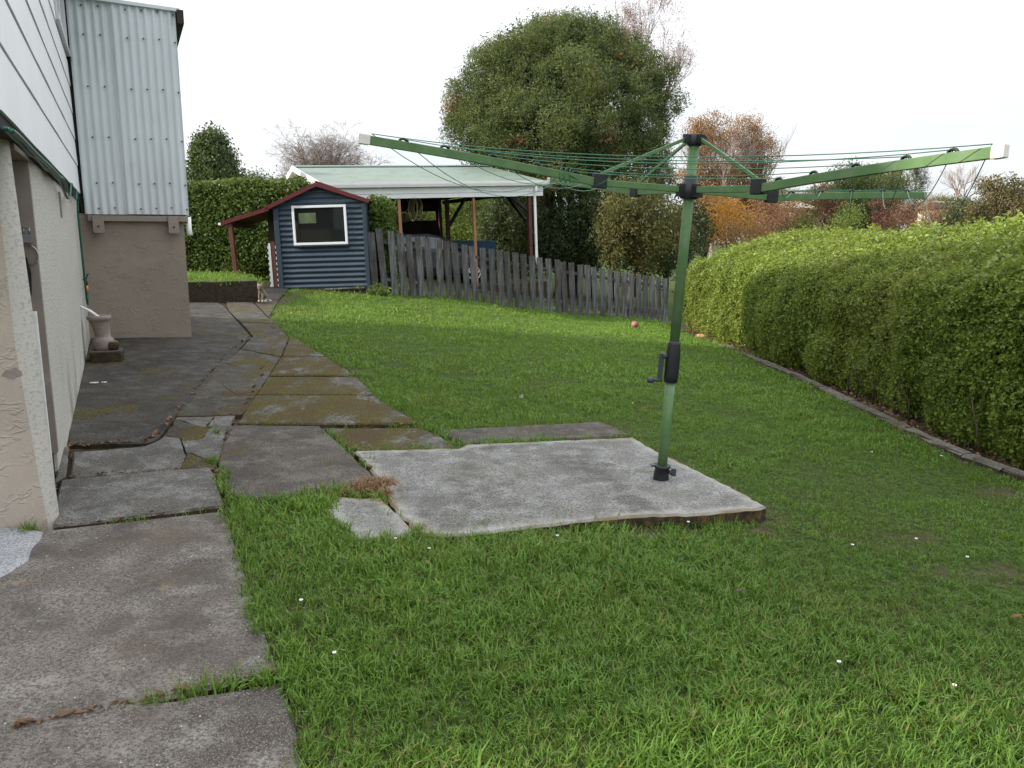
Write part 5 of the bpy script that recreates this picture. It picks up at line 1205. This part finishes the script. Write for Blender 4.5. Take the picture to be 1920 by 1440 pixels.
# plain background shrubs that close the gaps low down
for i, (u, v, Y, ru, rv, sp, mt, lb) in enumerate((
    (1150, 455, 31, 50, 50, 'dark', 'lf_dark', 'dark undergrowth shrub behind the middle of the paling fence'),
    (1010, 470, 30, 40, 40, 'dark', 'lf_dark', 'dark undergrowth shrub by the carport downpipe'),
    (1290, 430, 33, 30, 48, 'dark', 'lf_big', 'green shrub hidden behind the clothesline pole'),
    (520, 372, 46, 60, 22, 'dark', 'lf_dark', 'low dark shrub on the skyline left of the shed roof'),
    (470, 352, 48, 16, 8, 'dark', 'lf_dark', 'tiny dark treetop over the tall hedge right of the cone tree'),
    (1440, 380, 62, 50, 30, 'redbr', 'lf_redbr', 'faded red-brown tree between the birches and the tan-roofed house'),
    (1860, 395, 50, 70, 26, 'dark', 'lf_dark', 'dark tree behind the mottled bronze tree'),
    (1760, 396, 90, 40, 16, 'olive', 'lf_olive', 'distant olive tree left of the distant brick house'),
    (1560, 395, 85, 70, 30, 'dark', 'lf_dark', 'distant dark tree behind the maroon tree'))):
    bush('background_shrub', lb, 'shrub', u, v, Y, ru, rv, SPR[sp], M[mt], n=18, per=44, rc=.9, seed=70+i, scl=(.7, 1.3))

# ---- distant houses
def far_house(name, label, u0, u1, vb, vr, Y, wall, roof, extra=None):
    a = PY(u0, vb, Y); b = PY(u1, vb, Y); r_ = PY((u0+u1)/2, vr, Y); x0, x1 = a[0], b[0]; ez = a[2]; rz = r_[2]; g0 = gx(x0, Y)-1
    H = thing(name, label, 'house', ((x0+x1)/2, Y, g0)); mb = MB(); mb.box((x0, Y, g0), (x1, Y+7, ez)); mb.build('wall', wall, H, world=True)
    mb = MB(); mb.prism([(Y-.5, ez-.05), (Y-.5, ez+.08), (Y+3.5, rz), (Y+7.5, ez+.08), (Y+7.5, ez-.05)], 'x', x0-.4, x1+.4); mb.build('roof', roof, H, world=True)
    return H, x0, x1, ez
H, x0, x1, ez = far_house('far_house', 'distant tan-roofed house with a dark white-framed window', 1485, 1517, 392, 372, 58, M['cream'], M['tile_tan'])
for k in range(2):
    mb = MB(); xa = x0+.15+k*.45; mb.box((xa, 57.95, ez-1.7), (xa+.36, 58.02, ez-.3)); w_ = mb.build('window', M['white'], H, world=True); mb = MB(); mb.box((xa+.06, 57.92, ez-1.64), (xa+.3, 57.96, ez-.36)); mb.build('pane', M['glass'], w_, world=True)
H, x0, x1, ez = far_house('far_house', 'distant brick house with a long brown roof', 1768, 1838, 384, 374, 80, M['brick_far'], M['tile_brown'])
for k in range(3):
    mb = MB(); xa = x0+.6+k*1.2; mb.box((xa, 79.95, ez-1.2), (xa+.8, 80.02, ez-.2)); w_ = mb.build('window', M['white'], H, world=True); mb = MB(); mb.box((xa+.08, 79.92, ez-1.12), (xa+.72, 79.96, ez-.28)); mb.build('pane', M['glass'], w_, world=True)
far_house('far_shed', 'distant cream outbuilding with pale green roof beside the brick house', 1803, 1836, 386, 375, 66, M['cream'], M['roofgreen'])

# ================================================================== GROUND
def axis(lo, hi, st, far): return np.array(sorted(set([-f for f in far]+list(np.round(np.arange(lo, hi+1e-6, st), 4))+list(far))))
xs = axis(-12, 12, .14, [16, 22, 35, 60, 120, 300, 900]); ys = np.array([-900, -300, -100, -40, -15, -8]+list(np.round(np.arange(-5, 30.01, .14), 4))+[33, 38, 46, 60, 90, 150, 300, 900.])
XX, YY = np.meshgrid(xs, ys); ZZ = gz(XX, YY)+.018*(vnoise(XX, YY, 1.4, 50)-.5)+.05*(vnoise(XX, YY, .35, 51)-.5)*(np.abs(XX) < 12)
pav = np.zeros(XX.shape, bool)
for q in POLY:
    q = np.array(q); m = (XX > q[:, 0].min()-.2) & (XX < q[:, 0].max()+.2) & (YY > q[:, 1].min()-.2) & (YY < q[:, 1].max()+.2)
    if m.any(): pav[m] |= inpoly(XX[m], YY[m], q)
dil = pav.copy()
for sx in (-1, 0, 1):
    for sy in (-1, 0, 1): dil |= np.roll(np.roll(pav, sx, 1), sy, 0)
ZZ = np.where(dil, gz(XX, YY)-.012, ZZ); ZZ = np.where(pav, gz(XX, YY)-.032, ZZ)
BARE = [(1725, 1005, .12), (1760, 1066, .15), (1890, 925, .22), (1660, 1100, .08), (1885, 1070, .16), (1425, 968, .08), (600, 935, .10)]
def bare_amt(x, y):
    a = np.zeros(np.shape(x))
    for u, v, r_ in BARE:
        p = G(u, v); d = np.sqrt((x-p[0])**2+((y-p[1])*1.1)**2); a = np.maximum(a, np.clip(1.25-d/r_, 0, 1))
    kx = kerb_x(np.clip(y, 5, 19)); a = np.maximum(a, ((x > kx+.0) & (x < 7) & (y > 4) & (y < 21)).astype(float))
    return np.clip(a*(.55+.9*vnoise(x, y, 6, 33)), 0, 1)
nx, ny = len(xs), len(ys)
idx = np.arange(nx*ny).reshape(ny, nx); faces = np.stack([idx[:-1, :-1], idx[:-1, 1:], idx[1:, 1:], idx[1:, :-1]], -1).reshape(-1, 4)
me = bpy.data.meshes.new('ground'); me.from_pydata(np.stack([XX, YY, ZZ], -1).reshape(-1, 3).tolist(), [], faces.tolist())
a = me.attributes.new('bare', 'FLOAT', 'POINT'); a.data.foreach_set('value', np.maximum(bare_amt(XX.ravel(), YY.ravel()), dil.ravel()*.95).astype(np.float32))
me.materials.append(M['ground'])
me.polygons.foreach_set('use_smooth', [True]*len(me.polygons)); me.update()
o = bpy.data.objects.new('ground', me); COL.objects.link(o); o['kind'] = 'structure'

# ================================================================== GRASS
GP = {'near': grass_protos('tuft_near', M['grass'], 7, 13, .068, .045, .0044, .6, .8), 'mid': grass_protos('tuft_mid', M['grass'], 6, 16, .050, .075, .0062, .55, .7), 'far': grass_protos('tuft_far', M['grass'], 5, 22, .046, .15, .010, .55, .6),
      'long': grass_protos('tuft_long', M['grass'], 6, 16, .13, .045, .0055, .45, 1.0), 'dry': grass_protos('tuft_dry', M['drygrass'], 4, 16, .11, .05, .005, .9, 1.2)}
def zground(x, y): return gz(x, y)+.018*(vnoise(x, y, 1.4, 50)-.5)+.05*(vnoise(x, y, .35, 51)-.5)
def paved(x, y):
    m = np.zeros(len(x), bool)
    for q in POLY:
        q = np.array(q); s = (x > q[:, 0].min()) & (x < q[:, 0].max()) & (y > q[:, 1].min()) & (y < q[:, 1].max())
        if s.any(): w = np.where(s)[0]; m[w] |= inpoly(x[w], y[w], q)
    return m
def lawn_pts(dens, y0, y1, seed):
    r = np.random.default_rng(seed); xa, xb = -.72*y1-1.2, .72*y1+1.2; n = int(dens*(xb-xa)*(y1-y0)); x = r.uniform(xa, xb, n); y = r.uniform(y0, y1, n)
    k = (np.abs(x) < .70*y+1.1); x, y = x[k], y[k]
    f0 = (y-FA[1])-(x-FA[0])*fd[1]/fd[0]
    k = (x < kerb_x(np.clip(y, 3.2, 21))-.0) & ((f0 < 1.5) | (x < -3)) & ~paved(x, y); k &= ~((x < -3.9) & (y > 14.4) & (y < 18)) | (x > -4.3); k &= ~((x < -5.4))
    x, y = x[k], y[k]; k = ~inpoly(x, y, PZONE); x, y = x[k], y[k]; b = bare_amt(x, y); k = r.random(len(x)) > b*.72; return x[k], y[k], b[k]
PZONE = pp((0, 1000), (420, 956), (416, 935), (409, 866), (443, 800), (780, 799), (737, 769), (702, 738), (612, 671), (549, 632), (494, 590), (520, 566), (340, 562), (90, 590), (40, 850), (-200, 1000))
allg = []
for nm, dens, y0, y1, seed, sc in (('near', 980, 1.25, 4.2, 1, (.62, 1.12)), ('mid', 340, 4.2, 9.0, 2, (.7, 1.2)), ('far', 120, 9.0, 24.5, 3, (.7, 1.2))):
    x, y, b = lawn_pts(dens, y0, y1, seed); n = len(x); r = np.random.default_rng(seed+5)
    v1 = vnoise(x, y, .9, 60); v2 = vnoise(x, y, 3.1, 61); v3 = vnoise(x, y, .35, 62)
    s = r.uniform(*sc, n)*(.38+.75*v1+.55*v2)
    tint = np.clip({'near': -.08, 'mid': .16, 'far': .30}[nm]+.3*v2+.35*v3+.3*v1+r.normal(0, .15, n), 0, 1.25)  # mid and far tufts tinted lighter to offset their self-shadowing
    rot = np.stack([r.normal(0, .16, n), r.normal(0, .16, n), r.uniform(0, 6.28, n)], 1)
    scatter('lawn_grass', np.stack([x, y, zground(x, y)-.006], 1), rot, s, tint, GP[nm], M['grass'])
    allg.append(n)
# longer unmown tufts along slab edges and the wall of the shed
ex, ey = [], []; r = np.random.default_rng(77)
for q in POLY:
    for i in range(len(q)):
        a, b = np.array(q[i]), np.array(q[(i+1) % len(q)]); L_ = np.linalg.norm(b-a); m = int(L_*42)
        if m: t = r.random(m); ex.append(a[0]+(b[0]-a[0])*t+r.normal(0, .045, m)); ey.append(a[1]+(b[1]-a[1])*t+r.normal(0, .045, m))
ex = np.concatenate(ex); ey = np.concatenate(ey); k = (ey > 1.2) & (ey < 19.5) & (np.abs(ex) < .7*ey+1) & ~paved(ex, ey) & (ex > -5.2) & (vnoise(ex, ey, 2.2, 70) > .36)
# only where the lawn really comes up to the edge
k &= ~paved(ex+.10, ey) | ~paved(ex, ey-.10) | ~paved(ex, ey+.1)
near_other = paved(ex+.09, ey).astype(int)+paved(ex-.09, ey)+paved(ex, ey+.09)+paved(ex, ey-.09); k &= (near_other <= 2) & ~((ex < -1.6) & (ey < 11) & (near_other >= 1) & paved(ex+.3, ey) & paved(ex-.3, ey))
PZ = pp((0, 1000), (424, 956), (420, 935), (409, 866), (443, 800), (780, 799), (737, 769), (702, 738), (612, 671), (549, 632), (494, 590), (520, 566), (340, 562), (90, 590), (40, 850), (-200, 1000))
k &= ~inpoly(ex, ey, PZ)
ex, ey = ex[k], ey[k]; n = len(ex)
scatter('edge_grass', np.stack([ex, ey, zground(ex, ey)-.03], 1), np.stack([r.normal(0, .25, n), r.normal(0, .25, n), r.uniform(0, 6.28, n)], 1), r.uniform(.45, 1.05, n)*(.6+.7*vnoise(ex, ey, 1.6, 71)), np.clip(r.normal(.45, .22, n), 0, 1), GP['long'], M['grass'])
# grass on the raised bed
n = 5200; bx_ = r.uniform(-9, bB[0], n); by_ = r.uniform(14.4, 21.3, n); k = inpoly(bx_, by_, BEDP) ; bx_, by_ = bx_[k], by_[k]; n = len(bx_)
scatter('bed_grass', np.stack([bx_, by_, np.full(n, bzt-.055)], 1), np.stack([r.normal(0, .2, n), r.normal(0, .2, n), r.uniform(0, 6.28, n)], 1), r.uniform(.9, 1.9, n), np.clip(r.normal(.75, .2, n), 0, 1), GP['far'], M['grass'])
# dry brown grass clumps on the slab corner, litter in joints and under the hedge
px_, py_ = [], []
for (u, v, m, su) in ((725, 915, 26, .035), (700, 917, 26, .05), (675, 922, 20, .05), (640, 930, 8, .06), (722, 935, 6, .03), (795, 1004, 4, .03)):
    p = G(u, v); px_.append(p[0]+r.normal(0, su, m)); py_.append(p[1]+r.normal(0, su*.7, m))
px_ = np.concatenate(px_); py_ = np.concatenate(py_); n = len(px_)
scatter('dry_grass', np.stack([px_, py_, gz(px_, py_)+.012], 1), np.stack([r.normal(0, .4, n), r.normal(0, .4, n), r.uniform(0, 6.28, n)], 1), r.uniform(.5, 1.0, n), r.random(n), GP['dry'], M['drygrass'])
LP = link_noscene('litter_bits', [mesh_lv(f'litter_bit_{k}', [(-.5*s, -.2*s, .004), (.4*s, -.28*s, .012), (.6*s, .1*s, .004), (-.3*s, .3*s, .014)], [(0, 1, 2), (0, 2, 3)], [.3, .6], M['litter']) for k, s in enumerate((.018, .03, .045, .06))])
jl = []
for (a, b, m) in (((133, 840), (275, 828), 40), ((275, 828), (293, 820), 20), ((293, 820), (345, 760), 40), ((345, 760), (430, 660), 60), ((430, 660), (470, 631), 30), ((455, 775), (515, 650), 50), ((131, 898), (395, 878), 30), ((421, 955), (97, 994), 60), ((400, 880), (425, 930), 40), ((525, 1265), (0, 1376), 40), ((610, 799), (790, 798), 25), ((410, 860), (440, 790), 30), ((660, 845), (715, 905), 20), ((120, 900), (130, 846), 20), ((83, 996), (108, 905), 20), ((700, 903), (640, 925), 30), ((530, 640), (500, 600), 20)):
    t = r.random(m); jl.append(np.array([g2(a[0]+(b[0]-a[0])*q+r.normal(0, 2.2), a[1]+(b[1]-a[1])*q+r.normal(0, 1.6)) for q in t]))
J = np.concatenate(jl); n = len(J)
scatter('joint_litter', np.stack([J[:, 0], J[:, 1], gz(J[:, 0], J[:, 1])+.018], 1), np.stack([r.normal(0, .3, n), r.normal(0, .3, n), r.uniform(0, 6.28, n)], 1), r.uniform(.4, 1.0, n), r.random(n), LP, M['litter'])
yy = r.uniform(5, 19.5, 2600); xx = kerb_x(yy)+.10+np.abs(r.normal(0, .22, 2600)); n = 2600
scatter('hedge_litter', np.stack([xx, yy, gz(xx, yy)+.03], 1), np.stack([r.normal(0, .3, n), r.normal(0, .3, n), r.uniform(0, 6.28, n)], 1), r.uniform(.5, 1.3, n), r.random(n), LP, M['litter'])
# green joint weeds
jw = np.array([g2(u+r.normal(0, du), v+r.normal(0, dv)) for u, v, m, du, dv in ((350, 1308, 6, 8, 1.5), (270, 1322, 8, 20, 2), (420, 905, 30, 5, 12), (398, 868, 10, 4, 5), (52, 1002, 12, 7, 3), (405, 815, 8, 3, 6), (690, 865, 6, 5, 7), (1060, 975, 10, 5, 3), (905, 998, 16, 14, 3), (720, 1012, 14, 18, 3), (780, 1000, 6, 6, 3)) for _ in range(m)]); n = len(jw)
scatter('joint_weeds', np.stack([jw[:, 0], jw[:, 1], gz(jw[:, 0], jw[:, 1])-.005], 1), np.stack([r.normal(0, .3, n), r.normal(0, .3, n), r.uniform(0, 6.28, n)], 1), r.uniform(.3, .75, n), r.random(n), GP['long'], M['grass'])
# low weeds at the foot of the shed's right corner
NW = 90; wx = r.normal(-3.0, .17, NW); wy = r.normal(18.35, .10, NW); D = np.tile([0, -.3, 1.], (NW, 1))
WD_ = thing('leafy_weed', 'leafy green weed clump at the foot of the shed corner and fence', 'weed', (-2.95, 18.3, gzf(-2.95, 18.3)))
scatter('leaves', np.stack([wx, wy, gz(wx, wy)+np.abs(r.normal(0, .08, NW))], 1), rot_from_dirs(D, .6), r.uniform(.4, .8, NW), r.uniform(.3, 1, NW), SPR['ivy'], M['lf_ivy'], WD_)
# daisies, dandelion clock, fallen leaf
def flower(name, label, cat, u, v, r_, h, mat, group=None):
    p = G(u, v); z = float(zground(p[0], p[1])); T = thing(name, label, cat, (p[0], p[1], z), group=group)
    mb = MB(); mb.tube([(0, 0, 0), (.004, 0, h)], .0016, 4); mb.build('stem', M['line_green'], T)
    mb = MB()
    for q in range(9):
        a = q*.698; mb.prism([(math.cos(a-.2)*r_*.3, math.sin(a-.2)*r_*.3), (math.cos(a-.28)*r_, math.sin(a-.28)*r_), (math.cos(a+.28)*r_, math.sin(a+.28)*r_), (math.cos(a+.2)*r_*.3, math.sin(a+.2)*r_*.3)], 'z', h, h+.003)
    mb.build('petals', mat, T, kind='stuff'); mb = MB(); mb.lathe([(0, h), (r_*.32, h+.002), (0, h+.007)], n=8); mb.build('flower_head', M['orange'], T)
DZ = {(742, 1031): 'tiny daisy just in front of the small broken pale slab', (805, 1048): 'tiny daisy in front of the joint between the two pale slabs', (566, 1152): 'tiny daisy beside the edge of the big near path slab',
      (628, 1251): 'tiny daisy in the grass near the wide open path joint', (1572, 1255): 'brightest daisy, alone in the sunny near lawn', (1598, 1029): 'tiny daisy left of the worn lawn patch', (1717, 1018): 'tiny daisy on the worn brown patch of lawn',
      (1813, 1052): 'tiny daisy right of the worn lawn patch', (1634, 858): 'tiny daisy in the open lawn, left one of the pair near the kerb', (1764, 866): 'tiny daisy closest to the kerb', (1045, 1021): 'tiny daisy in front of the middle of the pale slab',
      (1788, 1300): 'nearest tiny daisy, low at the right of the lawn', (1290, 991): 'tiny daisy under the raised front edge of the pale slab', (1186, 764): 'tiny daisy in the lawn just behind the clothesline pole'}
for (u, v), lb in DZ.items():
    flower('daisy', lb, 'daisy', u, v, .008, .045, M['petal'], 'daisies scattered in the lawn')
p = G(978, 767); T = thing('dandelion', 'pale round dandelion seed head standing in the lawn beyond the pale slab', 'dandelion', (p[0], p[1], gzf(p[0], p[1])))
mb = MB(); mb.tube([(0, 0, 0), (0, 0, .12)], .002, 4); mb.build('stem', M['line_green'], T); mb = MB()
rr = random.Random(1)
for k in range(60):
    d = Vector((rr.gauss(0, 1), rr.gauss(0, 1), rr.gauss(0, 1))).normalized()*.022; mb.bar((0, 0, .125), (d.x, d.y, .125+d.z), .0016, .0016)
mb.build('seed_head', m_paint('seed_grey', (.5, .5, .46), .8, .05, 9), T)
for u, v, lb in ((1383, 1122, 'fallen red-brown leaf lying in the open lawn'), (1905, 1165, 'fallen tan leaf on the lawn at the frame edge')):
    p = G(u, v); mb = MB(); mb.add([(-.02, 0, 0), (-.006, -.013, .010), (.015, -.008, .002), (.026, .003, .012), (.010, .014, .003), (-.008, .012, .010)], [(0, 1, 2, 3, 4, 5)]); o = mb.build('fallen_leaf', M['lf_brown'] if u > 1500 else M['litter']); o.location = (p[0], p[1], float(zground(p[0], p[1]))+.045); tag(o, lb, 'leaf')
